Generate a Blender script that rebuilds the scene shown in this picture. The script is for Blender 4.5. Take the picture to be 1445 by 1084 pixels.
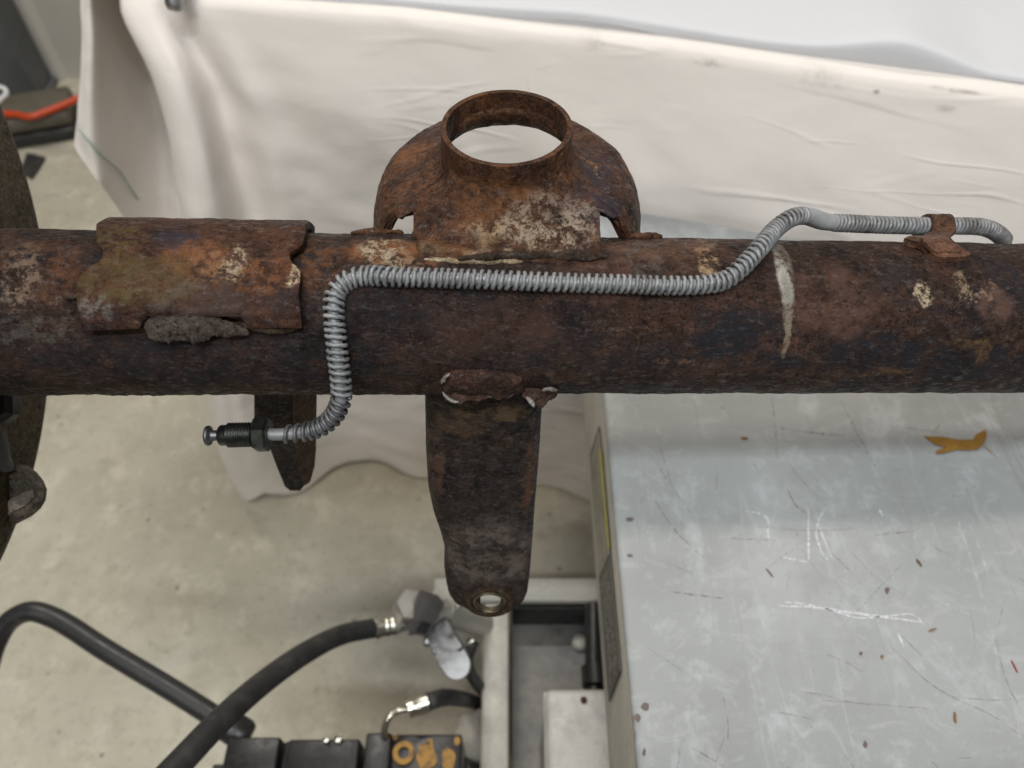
import bpy, bmesh, math, random
import numpy as np
from mathutils import Vector, Matrix, noise

random.seed(7)
for o in list(bpy.data.objects):
    bpy.data.objects.remove(o)
scene = bpy.context.scene
C = scene.collection

# ------------------------------------------------------------------ camera
CAM_H = 1.2                       # camera height above the floor
PITCH = math.radians(52)
FPX, W0, H0 = 1086.0, 1445.0, 1084.0
cam_d = bpy.data.cameras.new('camera')
cam_d.sensor_width = 36.0
cam_d.lens = 36.0 * FPX / W0
cam_d.clip_start = 0.01
cam_d.clip_end = 60
cam_d.dof.use_dof = True
cam_d.dof.focus_distance = 0.318
cam_d.dof.aperture_fstop = 10.5
cam = bpy.data.objects.new('camera', cam_d)
cam.location = (0, 0, CAM_H)
cam.rotation_euler = (math.pi / 2 - PITCH, 0, 0)
C.objects.link(cam)
scene.camera = cam

# ------------------------------------------------------------------ light
world = bpy.data.worlds.new('World')
scene.world = world
world.use_nodes = True
bg = world.node_tree.nodes['Background']
bg.inputs[0].default_value = (1.0, 0.98, 0.95, 1)
bg.inputs[1].default_value = 0.065


def area(name, loc, target, sx, sy, power, col):
    d = bpy.data.lights.new(name, 'AREA')
    d.shape = 'RECTANGLE'
    d.size, d.size_y = sx, sy
    d.energy = power
    d.color = col
    o = bpy.data.objects.new(name, d)
    o.location = loc
    dv = Vector(target) - Vector(loc)
    z = -dv.normalized()
    x = (Vector((1, 0, 0)) - z * z.x).normalized()
    y = z.cross(x)
    o.rotation_euler = Matrix((x, y, z)).transposed().to_euler()
    C.objects.link(o)
    return o


area('cool_ceiling_tube', (0.10, -0.98, 3.2), (0.1, 0.3, 0.8), 1.5, 0.13, 42, (0.84, 0.93, 1.0))
area('warm_ceiling_tube', (0.05, -0.36, 3.2), (0.1, 0.3, 0.8), 1.5, 0.13, 26, (1.0, 0.87, 0.77))
area('rear_fill_light', (-0.6, 1.9, 3.3), (-0.5, 1.2, 0.0), 1.5, 0.15, 38, (1.0, 0.95, 0.88))  # added fill lamp, brightens the wall and the cloth top

area('left_fill_light', (-1.1, -1.9, 3.0), (-0.4, 0.7, 0.2), 1.5, 0.13, 21, (1.0, 0.95, 0.88))  # added fill lamp, aimed to lift the low cloth and the floor

scene.view_settings.view_transform = 'Standard'
scene.view_settings.look = 'None'
scene.view_settings.exposure = 0.0
scene.view_settings.gamma = 1.0

# ------------------------------------------------------------------ pixel helpers
CO = Vector((0, 0, CAM_H))
FW = Vector((0, math.cos(PITCH), -math.sin(PITCH)))
UP = Vector((0, math.sin(PITCH), math.cos(PITCH)))
RT = Vector((1, 0, 0))


def ray(px, py):
    return FW + RT * ((px - W0 / 2) / FPX) - UP * ((py - H0 / 2) / FPX)


def P(px, py, t):
    return CO + ray(px, py) * t


def PZ(px, py, z):
    r = ray(px, py)
    return CO + r * ((z - CAM_H) / r.z)


def PY(px, py, y):
    r = ray(px, py)
    return CO + r * (y / r.y)


def PX(px, py, x):
    r = ray(px, py)
    return CO + r * (x / r.x)


def fbm(p, s, o=4):
    return noise.fractal(Vector(p) * s, 1.0, 2.0, o)


def interp(x, pts):
    return float(np.interp(x, [a for a, b in pts], [b for a, b in pts]))


def sstep(a, b, x):
    t = min(1, max(0, (x - a) / (b - a)))
    return t * t * (3 - 2 * t)


# ------------------------------------------------------------------ mesh helpers
def obj(name, vf, mat, parent=None, smooth=True, angle=None, local=None):
    v, f = vf
    me = bpy.data.meshes.new(name)
    me.from_pydata([tuple(p) for p in v], [], f)
    bm = bmesh.new()
    bm.from_mesh(me)
    bmesh.ops.recalc_face_normals(bm, faces=bm.faces)
    if angle is not None:
        for e in bm.edges:
            e.smooth = not (len(e.link_faces) == 2 and e.calc_face_angle(0) > math.radians(angle))
    for fc in bm.faces:
        fc.smooth = smooth
    bm.to_mesh(me)
    bm.free()
    me.materials.append(mat)
    o = bpy.data.objects.new(name, me)
    C.objects.link(o)
    if parent:
        o.parent = parent
    return o


def thing(name, label, cat, loc=(0, 0, 0), group=None):
    o = bpy.data.objects.new(name, None)
    o.empty_display_size = 0.02
    o.location = loc
    C.objects.link(o)
    tag(o, label, cat, group)
    return o


def tag(o, label, cat, group=None):
    o['label'] = label
    o['category'] = cat
    if group:
        o['group'] = group
    return o


def struct(o):
    o['kind'] = 'structure'
    return o


def merge(*vfs):
    V, F = [], []
    for v, f in vfs:
        n = len(V)
        V += list(v)
        F += [tuple(i + n for i in q) for q in f]
    return V, F


def shift(vf, d):
    d = Vector(d)
    return [Vector(p) - d for p in vf[0]], vf[1]


def xform(vf, M):
    return [M @ Vector(p) for p in vf[0]], vf[1]


def bevbox(c, size, b=0.002, M=None, seg=2):
    bm = bmesh.new()
    bmesh.ops.create_cube(bm, size=1)
    for v in bm.verts:
        v.co = Vector((v.co.x * size[0], v.co.y * size[1], v.co.z * size[2]))
    if b > 0:
        bmesh.ops.bevel(bm, geom=bm.edges[:], offset=b, segments=seg, profile=0.5, affect='EDGES')
    bm.verts.index_update()
    V = [v.co.copy() for v in bm.verts]
    F = [tuple(v.index for v in f.verts) for f in bm.faces]
    bm.free()
    c = Vector(c)
    if M is not None:
        V = [M @ v + c for v in V]
    else:
        V = [v + c for v in V]
    return V, F


def grid(pts, closed_u=False, closed_v=False):
    """pts[i][j] -> (verts, faces)"""
    n, m = len(pts), len(pts[0])
    V = [p for r in pts for p in r]
    F = []
    for i in range(n if closed_u else n - 1):
        for j in range(m if closed_v else m - 1):
            a, b = i, (i + 1) % n
            c, d = j, (j + 1) % m
            F.append((a * m + c, a * m + d, b * m + d, b * m + c))
    return V, F


def shell(outer, inner):
    """two open grids of the same size closed along the border"""
    n, m = len(outer), len(outer[0])
    V1, F1 = grid(outer)
    V2, F2 = grid(inner)
    k = n * m
    F = F1 + [tuple(reversed([i + k for i in f])) for f in F2]
    bd = [(0, j) for j in range(m)] + [(i, m - 1) for i in range(1, n)] + \
         [(n - 1, j) for j in range(m - 2, -1, -1)] + [(i, 0) for i in range(n - 2, 0, -1)]
    bi = [i * m + j for i, j in bd]
    for a, b in zip(bi, bi[1:] + bi[:1]):
        F.append((a, b, b + k, a + k))
    return V1 + V2, F


def shell_ring(outer, inner):
    """grids closed along the first index (theta)"""
    n, m = len(outer), len(outer[0])
    V1, F1 = grid(outer, closed_u=True)
    V2, F2 = grid(inner, closed_u=True)
    k = n * m
    F = F1 + [tuple(reversed([i + k for i in f])) for f in F2]
    for j in (0, m - 1):
        for i in range(n):
            a, b = i * m + j, ((i + 1) % n) * m + j
            F.append((a, b, b + k, a + k))
    return V1 + V2, F


def catmull(pts, step=None, n=None):
    """resampled smooth path through pts"""
    P_ = [Vector(p) for p in pts]
    ext = [P_[0] * 2 - P_[1]] + P_ + [P_[-1] * 2 - P_[-2]]
    out = []
    for i in range(1, len(ext) - 2):
        p0, p1, p2, p3 = ext[i - 1:i + 3]
        a = 0.5
        t0 = 0
        t1 = t0 + max(1e-6, (p1 - p0).length ** a)
        t2 = t1 + max(1e-6, (p2 - p1).length ** a)
        t3 = t2 + max(1e-6, (p3 - p2).length ** a)
        for k in range(24):
            t = t1 + (t2 - t1) * k / 24
            A1 = p0 * ((t1 - t) / (t1 - t0)) + p1 * ((t - t0) / (t1 - t0))
            A2 = p1 * ((t2 - t) / (t2 - t1)) + p2 * ((t - t1) / (t2 - t1))
            A3 = p2 * ((t3 - t) / (t3 - t2)) + p3 * ((t - t2) / (t3 - t2))
            B1 = A1 * ((t2 - t) / (t2 - t0)) + A2 * ((t - t0) / (t2 - t0))
            B2 = A2 * ((t3 - t) / (t3 - t1)) + A3 * ((t - t1) / (t3 - t1))
            out.append(B1 * ((t2 - t) / (t2 - t1)) + B2 * ((t - t1) / (t2 - t1)))
    out.append(P_[-1])
    d = [0]
    for a, b in zip(out, out[1:]):
        d.append(d[-1] + (b - a).length)
    L = d[-1]
    cnt = n if n else max(2, int(L / step) + 1)
    s = np.linspace(0, L, cnt)
    A = np.array([tuple(p) for p in out])
    return [Vector(q) for q in np.stack([np.interp(s, d, A[:, k]) for k in range(3)], 1)]


def frames(path):
    T = []
    for i in range(len(path)):
        a = path[max(0, i - 1)]
        b = path[min(len(path) - 1, i + 1)]
        T.append((b - a).normalized())
    ref = Vector((0, 0, 1)) if abs(T[0].z) < 0.9 else Vector((1, 0, 0))
    N = [(ref - T[0] * ref.dot(T[0])).normalized()]
    for i in range(1, len(path)):
        q = N[-1] - T[i] * N[-1].dot(T[i])
        N.append(q.normalized())
    return T, N, [t.cross(n) for t, n in zip(T, N)]


def sweep(path, rad, sides=12, cap=True):
    path = [Vector(p) for p in path]
    T, N, B = frames(path)
    R = rad if callable(rad) else (lambda u: rad)
    pts = []
    for i, p in enumerate(path):
        r = R(i / (len(path) - 1))
        pts.append([p + N[i] * (r * math.cos(2 * math.pi * k / sides)) + B[i] * (r * math.sin(2 * math.pi * k / sides)) for k in range(sides)])
    V, F = grid(pts, closed_v=True)
    if cap:
        F.append(tuple(range(sides)))
        F.append(tuple((len(path) - 1) * sides + k for k in range(sides)))
    return V, F


def lathe(profile, origin, axis, seg=32, closed=False, xref=None):
    """profile [(r, h)] along axis"""
    origin, axis = Vector(origin), Vector(axis).normalized()
    ref = Vector(xref) if xref else (Vector((0, 0, 1)) if abs(axis.z) < 0.9 else Vector((1, 0, 0)))
    n = (ref - axis * ref.dot(axis)).normalized()
    b = axis.cross(n)
    pts = []
    for k in range(seg):
        a = 2 * math.pi * k / seg
        d = n * math.cos(a) + b * math.sin(a)
        pts.append([origin + axis * h + d * r for r, h in profile])
    V, F = grid(pts, closed_u=True, closed_v=closed)
    if not closed:
        m = len(profile)
        if profile[0][0] > 1e-6:
            F.append(tuple(k * m for k in range(seg)))
        if profile[-1][0] > 1e-6:
            F.append(tuple(k * m + m - 1 for k in range(seg)))
    return V, F


def prism(poly, d, bev=0.0):
    """planar polygon extruded by vector d, both rims bevelled by bev"""
    poly = [Vector(p) for p in poly]
    d = Vector(d)
    n = len(poly)
    c = sum(poly, Vector()) / n
    L = d.length
    u = d / L
    def ring(off, ins):
        return [p + u * off + (c - p).normalized() * ins for p in poly]
    rings = [ring(0, bev), ring(bev, 0), ring(L - bev, 0), ring(L, bev)] if bev > 0 else [ring(0, 0), ring(L, 0)]
    V, F = grid(rings, closed_v=True)
    F.append(tuple(range(n)))
    F.append(tuple((len(rings) - 1) * n + k for k in range(n)))
    return V, F


def blob(path, width, height, nrm, seed=0, amp=0.35, nseg=40, sides=14, fs=160):
    """lumpy weld-like bead along a path: half buried ellipse section"""
    path = catmull(path, n=nseg)
    T, _, _ = frames(path)
    pts = []
    for i, p in enumerate(path):
        u = i / (nseg - 1)
        nn = nrm(p) if callable(nrm) else Vector(nrm)
        t = T[i]
        nn = (nn - t * nn.dot(t)).normalized()
        b = t.cross(nn)
        e = math.sin(math.pi * min(1, max(0, u))) ** 0.35
        w = (width(u) if callable(width) else width) * max(0.05, e)
        h = (height(u) if callable(height) else height) * max(0.05, e)
        row = []
        for k in range(sides):
            a = 2 * math.pi * k / sides
            q = p + b * (w * math.cos(a)) + nn * (h * math.sin(a))
            f = fbm(q + Vector((seed, 0, 0)), fs, 4) * amp + fbm(q + Vector((0, seed, 0)), fs * 3.1, 3) * amp * 0.5
            q = q + b * (w * math.cos(a) * f) + nn * (h * math.sin(a) * f)
            row.append(q)
        pts.append(row)
    V, F = grid(pts, closed_v=True)
    F.append(tuple(range(sides)))
    F.append(tuple((nseg - 1) * sides + k for k in range(sides)))
    return V, F


# ------------------------------------------------------------------ materials
class NT:
    def __init__(s, name):
        s.m = bpy.data.materials.new(name)
        s.m.use_nodes = True
        s.t = s.m.node_tree
        s.b = s.t.nodes['Principled BSDF']
        s.tc = s.t.nodes.new('ShaderNodeTexCoord')
        s.co = s.tc.outputs['Object']

    def new(s, k):
        return s.t.nodes.new('ShaderNode' + k)

    def put(s, sock, v):
        if isinstance(v, bpy.types.NodeSocket):
            s.t.links.new(v, sock)
        elif isinstance(v, (tuple, list)) and len(v) == 3 and sock.type == 'RGBA':
            sock.default_value = (*v, 1)
        else:
            sock.default_value = v

    def map(s, vec=None, loc=(0, 0, 0), scale=(1, 1, 1), rot=(0, 0, 0)):
        n = s.new('Mapping')
        s.put(n.inputs['Vector'], vec or s.co)
        n.inputs['Location'].default_value = loc
        n.inputs['Scale'].default_value = scale
        n.inputs['Rotation'].default_value = rot
        return n.outputs[0]

    def noise(s, scale, detail=6, rough=0.55, vec=None, dist=0.0, out=0):
        n = s.new('TexNoise')
        s.put(n.inputs['Vector'], vec or s.co)
        n.inputs['Scale'].default_value = scale
        n.inputs['Detail'].default_value = detail
        n.inputs['Roughness'].default_value = rough
        n.inputs['Distortion'].default_value = dist
        return n.outputs[out]

    def voro(s, scale, vec=None, feature='F1', out=0, rnd=1.0):
        n = s.new('TexVoronoi')
        n.feature = feature
        s.put(n.inputs['Vector'], vec or s.co)
        n.inputs['Scale'].default_value = scale
        n.inputs['Randomness'].default_value = rnd
        return n.outputs[out]

    def ramp(s, fac, stops, interp='LINEAR'):
        n = s.new('ValToRGB')
        n.color_ramp.interpolation = interp
        e = n.color_ramp.elements
        while len(e) < len(stops):
            e.new(0.5)
        for q, (p, c) in zip(e, stops):
            q.position = p
            q.color = (c, c, c, 1) if not isinstance(c, tuple) else (*c, 1)
        s.put(n.inputs[0], fac)
        return n.outputs[0]

    def mix(s, fac, a, b, mode='MIX'):
        n = s.new('Mix')
        n.data_type = 'RGBA'
        n.blend_type = mode
        s.put(n.inputs[0], fac)
        s.put(n.inputs[6], a)
        s.put(n.inputs[7], b)
        return n.outputs[2]

    def math(s, op, a, b=0.0, clamp=False):
        n = s.new('Math')
        n.operation = op
        n.use_clamp = clamp
        s.put(n.inputs[0], a)
        s.put(n.inputs[1], b)
        return n.outputs[0]

    def spot(s, center, size, warp=0.006, wscale=90, edge=0.35):
        """mask 0..1: ragged ellipsoid around center (object space)"""
        w = s.new('TexNoise')
        s.put(w.inputs['Vector'], s.co)
        w.inputs['Scale'].default_value = wscale
        w.inputs['Detail'].default_value = 6
        w.inputs['Roughness'].default_value = 0.65
        a = s.new('VectorMath'); a.operation = 'SUBTRACT'
        s.put(a.inputs[0], w.outputs['Color']); a.inputs[1].default_value = (0.5, 0.5, 0.5)
        b = s.new('VectorMath'); b.operation = 'SCALE'
        s.put(b.inputs[0], a.outputs[0]); b.inputs['Scale'].default_value = warp * 4
        c = s.new('VectorMath'); c.operation = 'ADD'
        s.put(c.inputs[0], s.co); s.put(c.inputs[1], b.outputs[0])
        d = s.new('VectorMath'); d.operation = 'SUBTRACT'
        s.put(d.inputs[0], c.outputs[0]); d.inputs[1].default_value = tuple(center)
        e = s.new('VectorMath'); e.operation = 'DIVIDE'
        s.put(e.inputs[0], d.outputs[0]); e.inputs[1].default_value = tuple(size)
        l = s.new('VectorMath'); l.operation = 'LENGTH'
        s.put(l.inputs[0], e.outputs[0])
        return s.ramp(l.outputs['Value'], [(1 - edge, 1.0), (1.0, 0.0)])

    def bump(s, h, strength, dist, prev=None):
        n = s.new('Bump')
        n.inputs['Strength'].default_value = strength
        n.inputs['Distance'].default_value = dist
        s.put(n.inputs['Height'], h)
        if prev is not None:
            s.put(n.inputs['Normal'], prev)
        return n.outputs[0]

    def out(s, col=None, rough=None, metal=None, normal=None, spec=None):
        if col is not None: s.put(s.b.inputs['Base Color'], col)
        if rough is not None: s.put(s.b.inputs['Roughness'], rough)
        if metal is not None: s.put(s.b.inputs['Metallic'], metal)
        if normal is not None: s.put(s.b.inputs['Normal'], normal)
        if spec is not None: s.put(s.b.inputs['Specular IOR Level'], spec)
        return s.m


def rust(name, dark=(0.030, 0.020, 0.017), mid=(0.095, 0.048, 0.031), warm=(0.20, 0.085, 0.036),
         pale=(0.36, 0.27, 0.17), lo=0.40, hi=0.62, warm_lo=0.55, pale_lo=0.70, spots=(), pit=1.0,
         stretch=(1, 1, 1), blackness=0.5):
    t = NT(name)
    v = t.map(scale=stretch)
    big = t.noise(26, 9, 0.72, v, 0.6)
    med = t.noise(85, 9, 0.78, t.map(loc=(3.1, 1.7, 0.4), scale=stretch), 0.3)
    fine = t.noise(520, 6, 0.75)
    mixn = t.math('ADD', t.math('MULTIPLY', big, 0.55), t.math('MULTIPLY', med, 0.45))
    col = t.ramp(mixn, [(lo, dark), ((lo + hi) / 2 - 0.02, mid), (hi, tuple(0.6 * a + 0.4 * b for a, b in zip(mid, warm)))])
    wm = t.noise(60, 10, 0.80, t.map(loc=(7, 2, 5), scale=stretch), 0.5)
    col = t.mix(t.ramp(wm, [(warm_lo, 0.0), (warm_lo + 0.08, 0.9)]), col, warm)
    bl = t.noise(38, 10, 0.78, t.map(loc=(1, 9, 2), scale=stretch), 0.4)
    col = t.mix(t.ramp(bl, [(0.53, 0.0), (0.62, blackness)]), col, (0.018, 0.018, 0.023))
    pm = t.noise(74, 11, 0.82, t.map(loc=(4, 4, 8), scale=stretch), 0.2)
    col = t.mix(t.ramp(pm, [(pale_lo - 0.02, 0.0), (pale_lo + 0.02, 0.9)]), col, pale)
    # grain of the scale: flakes of differing tone, dark pits and light crumbs
    fl = t.ramp(t.voro(240, t.map(scale=(0.7, 1, 1)), out=1), [(0.2, 0.25), (0.8, 1.0)])
    col = t.mix(0.55, col, t.mix(1.0, col, fl, 'MULTIPLY'))
    col = t.mix(t.ramp(fine, [(0.38, 0.9), (0.49, 0.0)]), col, tuple(x * 0.2 for x in mid))
    col = t.mix(t.ramp(t.noise(640, 5, 0.75, t.map(loc=(2, 2, 2))), [(0.57, 0.0), (0.66, 0.5)]), col, tuple(min(1, 1.9 * x + 0.03) for x in mid))
    met = 0.0
    rgh = t.ramp(t.noise(140, 6, 0.7), [(0.3, 0.34), (0.7, 0.68)])
    for (c, sz, colr, st, kind) in spots:
        m = t.spot(c, sz, warp=0.0010 if kind == 'band' else max(0.0030, 0.35 * min(sz)), wscale=110)
        brk = t.ramp(t.noise(210 if kind != 'soft' else 90, 10, 0.82), [(0.44 if kind == 'soft' else 0.40 if kind == 'band' else 0.48, 0.1 if kind == 'soft' else 0.0), (0.55, 1.0)])
        m = t.math('MULTIPLY', t.math('MULTIPLY', m, brk), st, True)
        col = t.mix(m, col, colr)
    nrm = t.bump(t.noise(190, 9, 0.78), min(1, 0.75 * pit), 0.0022)
    nrm = t.bump(t.noise(620, 4, 0.7), min(1, 0.6 * pit), 0.0010, nrm)
    nrm = t.bump(fine, min(1, 0.6 * pit), 0.0006, nrm)
    gl = t.noise(560, 4, 0.7, t.map(loc=(6, 1, 3), scale=(0.45, 1, 1)))
    rgh = t.mix(t.ramp(gl, [(0.55, 0.0), (0.64, 1.0)]), rgh, (0.26, 0.26, 0.26))
    return t.out(col, rgh, met, nrm, t.ramp(gl, [(0.54, 0.10), (0.66, 0.75)]))


def metal(name, col, rough=0.35, met=1.0, var=0.25, scale=200, bmp=0.15, dirt=(0.03, 0.03, 0.03), dlo=0.55):
    t = NT(name)
    n = t.noise(scale, 7, 0.65)
    c = t.mix(t.ramp(n, [(0.35, 0.0), (0.7, var)]), col, tuple(min(1, x * 1.6) for x in col))
    c = t.mix(t.ramp(t.noise(scale * 0.45, 8, 0.7), [(dlo, 0.0), (dlo + 0.2, 0.8)]), c, dirt)
    r = t.ramp(t.noise(scale * 0.8, 6, 0.6), [(0.3, max(0.05, rough - 0.12)), (0.7, min(1, rough + 0.2))])
    return t.out(c, r, met, t.bump(t.noise(scale * 3, 6, 0.65), bmp, 0.0005))


def paint(name, col, dirt, scale=30, dlo=0.52, drng=0.2, rough=0.42, bmp=0.1, amt=0.7):
    t = NT(name)
    n = t.noise(scale, 9, 0.68, None, 0.4)
    c = t.mix(t.ramp(n, [(dlo, 0.0), (dlo + drng, amt)]), col, dirt)
    c = t.mix(t.ramp(t.noise(scale * 9, 5, 0.6), [(0.35, 0.18), (0.6, 0.0)]), c, tuple(x * 0.6 for x in dirt))
    r = t.ramp(t.noise(scale * 2, 6, 0.6), [(0.3, rough - 0.08), (0.7, rough + 0.15)])
    return t.out(c, r, 0.0, t.bump(t.noise(scale * 6, 6, 0.6), bmp, 0.001))


# =================================================================== AXLE FRAME
R_T = 0.033


def axis_pt(px, top, bot):
    a = math.atan((H0 / 2 - top) / FPX)
    b = math.atan((H0 / 2 - bot) / FPX)
    dist = R_T / math.sin((a - b) / 2)
    d = (a + b) / 2
    t = dist * math.cos(d)
    py = H0 / 2 - FPX * math.tan(d)
    return P(px, py, t)


AL = axis_pt(0, 322, 558)
AR = axis_pt(W0, 344, 554)
EX = (AR - AL).normalized()
AO = AL + EX * ((0 - AL.x) / EX.x)
EZ = (Vector((0, 0, 1)) - EX * EX.z).normalized()
EY = EZ.cross(EX)
MAX = Matrix((EX, EY, EZ)).transposed().to_4x4()
MAX.translation = AO
MIN = MAX.inverted()


def L(p):
    return MIN @ Vector(p)


def Ldir(d):
    return MIN.to_3x3() @ Vector(d)


def on_tube(px, py, r=R_T):
    o = L(CO)
    d = Ldir(ray(px, py))
    a = d.y ** 2 + d.z ** 2
    b = o.y * d.y + o.z * d.z
    c = o.y ** 2 + o.z ** 2 - r * r
    D = b * b - a * c
    t = (-b - math.sqrt(D)) / a if D > 0 else -b / a
    p = o + d * t
    if D <= 0:
        k = r / math.hypot(p.y, p.z)
        p = Vector((p.x, p.y * k, p.z * k))
    return p


def cyl(s, phi, r):
    return Vector((s, -r * math.cos(phi), r * math.sin(phi)))


def sphi(px, py, r=R_T):
    p = on_tube(px, py, r)
    return p.x, math.atan2(p.z, -p.y)


# =================================================================== SETTING
# --- floor
t = NT('concrete')
c = t.ramp(t.noise(2.2, 9, 0.6, None, 0.3), [(0.32, (0.38, 0.35, 0.27)), (0.55, (0.49, 0.46, 0.365)), (0.72, (0.56, 0.53, 0.44))])
c = t.mix(t.ramp(t.noise(9, 8, 0.65), [(0.54, 0.0), (0.70, 0.45)]), c, (0.33, 0.30, 0.235))
c = t.mix(t.ramp(t.noise(22, 8, 0.7), [(0.56, 0.0), (0.72, 0.5)]), c, (0.62, 0.59, 0.50))
c = t.mix(t.ramp(t.noise(30, 9, 0.75, t.map(loc=(8, 3, 0))), [(0.50, 0.0), (0.62, 0.5)]), c, (0.36, 0.325, 0.25))
c = t.mix(t.ramp(t.noise(16, 9, 0.75, t.map(loc=(2, 6, 0))), [(0.52, 0.0), (0.64, 0.55)]), c, (0.66, 0.62, 0.51))
c = t.mix(t.ramp(t.noise(70, 6, 0.6), [(0.30, 0.5), (0.40, 0.0)]), c, (0.20, 0.17, 0.13))
c = t.mix(t.ramp(t.voro(17), [(0.035, 0.75), (0.07, 0.0)]), c, (0.10, 0.085, 0.07))
concrete = t.out(c, t.ramp(t.noise(14, 6, 0.6), [(0.3, 0.42), (0.7, 0.65)]), 0.0, t.bump(t.noise(60, 8, 0.65), 0.12, 0.004))
fl = obj('floor', grid([[(-5, -3, 0), (5, -3, 0)], [(-5, 6, 0), (5, 6, 0)]]), concrete, smooth=False)
struct(fl)

# --- wall of ribbed metal sheet, with a dark steel post in front
t = NT('wall_sheet')
wallm = t.out(t.mix(t.ramp(t.noise(3, 6, 0.6), [(0.4, 0.0), (0.7, 0.5)]), (0.52, 0.51, 0.46), (0.44, 0.43, 0.38)), 0.5, 0.0)
WY = 2.05
rows = []
prof = []
x = -4.0
while x < 4.0:
    prof += [(x, 0), (x + 0.16, 0), (x + 0.175, -0.018), (x + 0.215, -0.018), (x + 0.23, 0)]
    x += 0.25
wall = obj('wall', grid([[(x, WY + dy, z) for x, dy in prof] for z in (0.0, 3.5)]), wallm, smooth=False)
tag(wall, 'pale ribbed metal wall behind the draped bench', 'wall')
# base trim and post
postm = paint('post_paint', (0.105, 0.115, 0.125), (0.20, 0.20, 0.19), 8, 0.5, 0.3, 0.45)
pr = PY(19, 0, WY - 0.03)
pw = 0.16
post = thing('steel_post', 'dark grey steel column standing against the pale wall', 'post', (pr.x - pw / 2, WY - 0.08, 0))
obj('shaft', bevbox((0, 0, 1.76), (pw, 0.10, 3.48), 0.006), postm, post, angle=40)
obj('base_plate', bevbox((0, 0, 0.0105), (pw * 1.08, 0.115, 0.019), 0.003), postm, post, angle=40)

# =================================================================== CLOTH-DRAPED BENCH
ZT = 0.85
EDGE = [(-0.75, 0.80), (-0.317, 0.734), (-0.106, 0.706), (0.0617, 0.669), (0.187, 0.637), (0.418, 0.573), (1.3, 0.33)]


def ye(x):
    return interp(x, EDGE)


LIFT_Z = 0.70


def cloth_mat(name, col=(0.78, 0.735, 0.685), spots=()):
    t = NT(name)
    c = t.mix(t.ramp(t.noise(5, 6, 0.6), [(0.35, 0.0), (0.75, 0.35)]), col, tuple(x * y for x, y in zip(col, (0.94, 0.92, 0.9))))
    for cc, sz, cl, st in spots:
        m = t.math('MULTIPLY', t.spot(cc, sz, 0.3 * min(sz), 60, 0.8), t.ramp(t.noise(90, 8, 0.75), [(0.42, 0.1), (0.6, 1.0)]))
        c = t.mix(t.math('MULTIPLY', m, st), c, cl)
    # creases pressed into the fabric
    def crease(seed, rot, sc, th):
        w = t.noise(1.6, 2, 0.4, t.map(loc=(seed, seed * 1.7, seed * 0.6), rot=rot, scale=sc), 0.15)
        g = t.ramp(t.noise(4, 2, 0.5, t.map(loc=(seed * 2, 1, 3))), [(0.52, 0.0), (0.62, 1.0)])
        sx = t.new('SeparateXYZ')
        t.put(sx.inputs[0], t.co)
        g = t.math('MULTIPLY', g, t.ramp(t.math('ADD', sx.outputs[0], 0.5), [(0.34, 0.0), (0.44, 1.0)]))
        return t.math('MULTIPLY', t.ramp(w, [(0.5 - th, 0.0), (0.5, 1.0), (0.5 + th, 0.0)], 'EASE'), g)
    n = t.bump(t.noise(9, 4, 0.5, t.map(scale=(1, 1, 1.2)), 0.3), 0.3, 0.012)
    n = t.bump(t.noise(30, 4, 0.5, t.map(scale=(1, 1, 1.4)), 0.2), 0.16, 0.004, n)
    for sd, rt, sc, th in ((1.3, (0, 0.25, 0), (1.2, 1, 9), 0.022), (4.1, (0, -0.5, 0), (1.5, 1, 8), 0.02), (7.7, (0, 1.35, 0), (1.2, 1, 9), 0.016), (2.9, (0, 0.9, 0), (2, 1, 10), 0.016)):
        n = t.bump(crease(sd, rt, sc, th), 0.36, 0.003, n)
    n = t.bump(t.noise(1500, 2, 0.5), 0.10, 0.0004, n)
    t.b.inputs['Sheen Weight'].default_value = 0.15
    return t.out(c, 0.85, 0.0, n, 0.25)


def edge_pt(px, py):
    return PZ(px, py, ZT)


sm = (0.30, 0.22, 0.15)
cl_spots = [(edge_pt(430, 30), (0.022, 0.03, 0.006), sm, 0.55), (edge_pt(480, 32), (0.016, 0.03, 0.005), sm, 0.45),
            (PY(1165, 122, 0.60), (0.03, 0.05, 0.016), (0.25, 0.22, 0.19), 0.35),
            (PY(1330, 146, 0.59), (0.010, 0.05, 0.004), (0.2, 0.16, 0.13), 0.45),
            (PY(1350, 125, 0.59), (0.03, 0.05, 0.002), (0.12, 0.1, 0.09), 0.6),
            (PY(1000, 97, 0.63), (0.02, 0.05, 0.004), (0.14, 0.11, 0.10), 0.6),
            (PY(1236, 129, 0.60), (0.004, 0.05, 0.003), (0.08, 0.06, 0.06), 0.8),
            (PY(840, 72, 0.65), (0.02, 0.05, 0.008), (0.22, 0.18, 0.15), 0.4)]
clothm = cloth_mat('white_cloth', spots=cl_spots)

bench = thing('work_bench', 'bench standing under the white drape, with only its outline showing', 'bench', (0.3, 1.2, 0))


def bench_pt(x, back):
    return (x, ye(x) + 0.03 + back)


bm_ = paint('bench_wood', (0.30, 0.22, 0.14), (0.2, 0.14, 0.09), 12)
bo = Vector((0.3, 1.2, 0))
poly = [Vector((-0.33, ye(-0.33) + 0.06, 0.79)), Vector((1.2, ye(1.2) + 0.05, 0.79)), Vector((1.2, 1.75, 0.79)), Vector((-0.33, 1.75, 0.79))]
obj('bench_top', shift(prism(poly, (0, 0, 0.044)), bo), bm_, bench, smooth=False)
for (x, y) in ((-0.27, 0.95), (1.1, 0.62), (-0.27, 1.68), (1.1, 1.68)):
    obj('leg', shift(bevbox((x, y, 0.395), (0.06, 0.06, 0.79), 0.004), bo), bm_, bench, angle=40)

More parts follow.
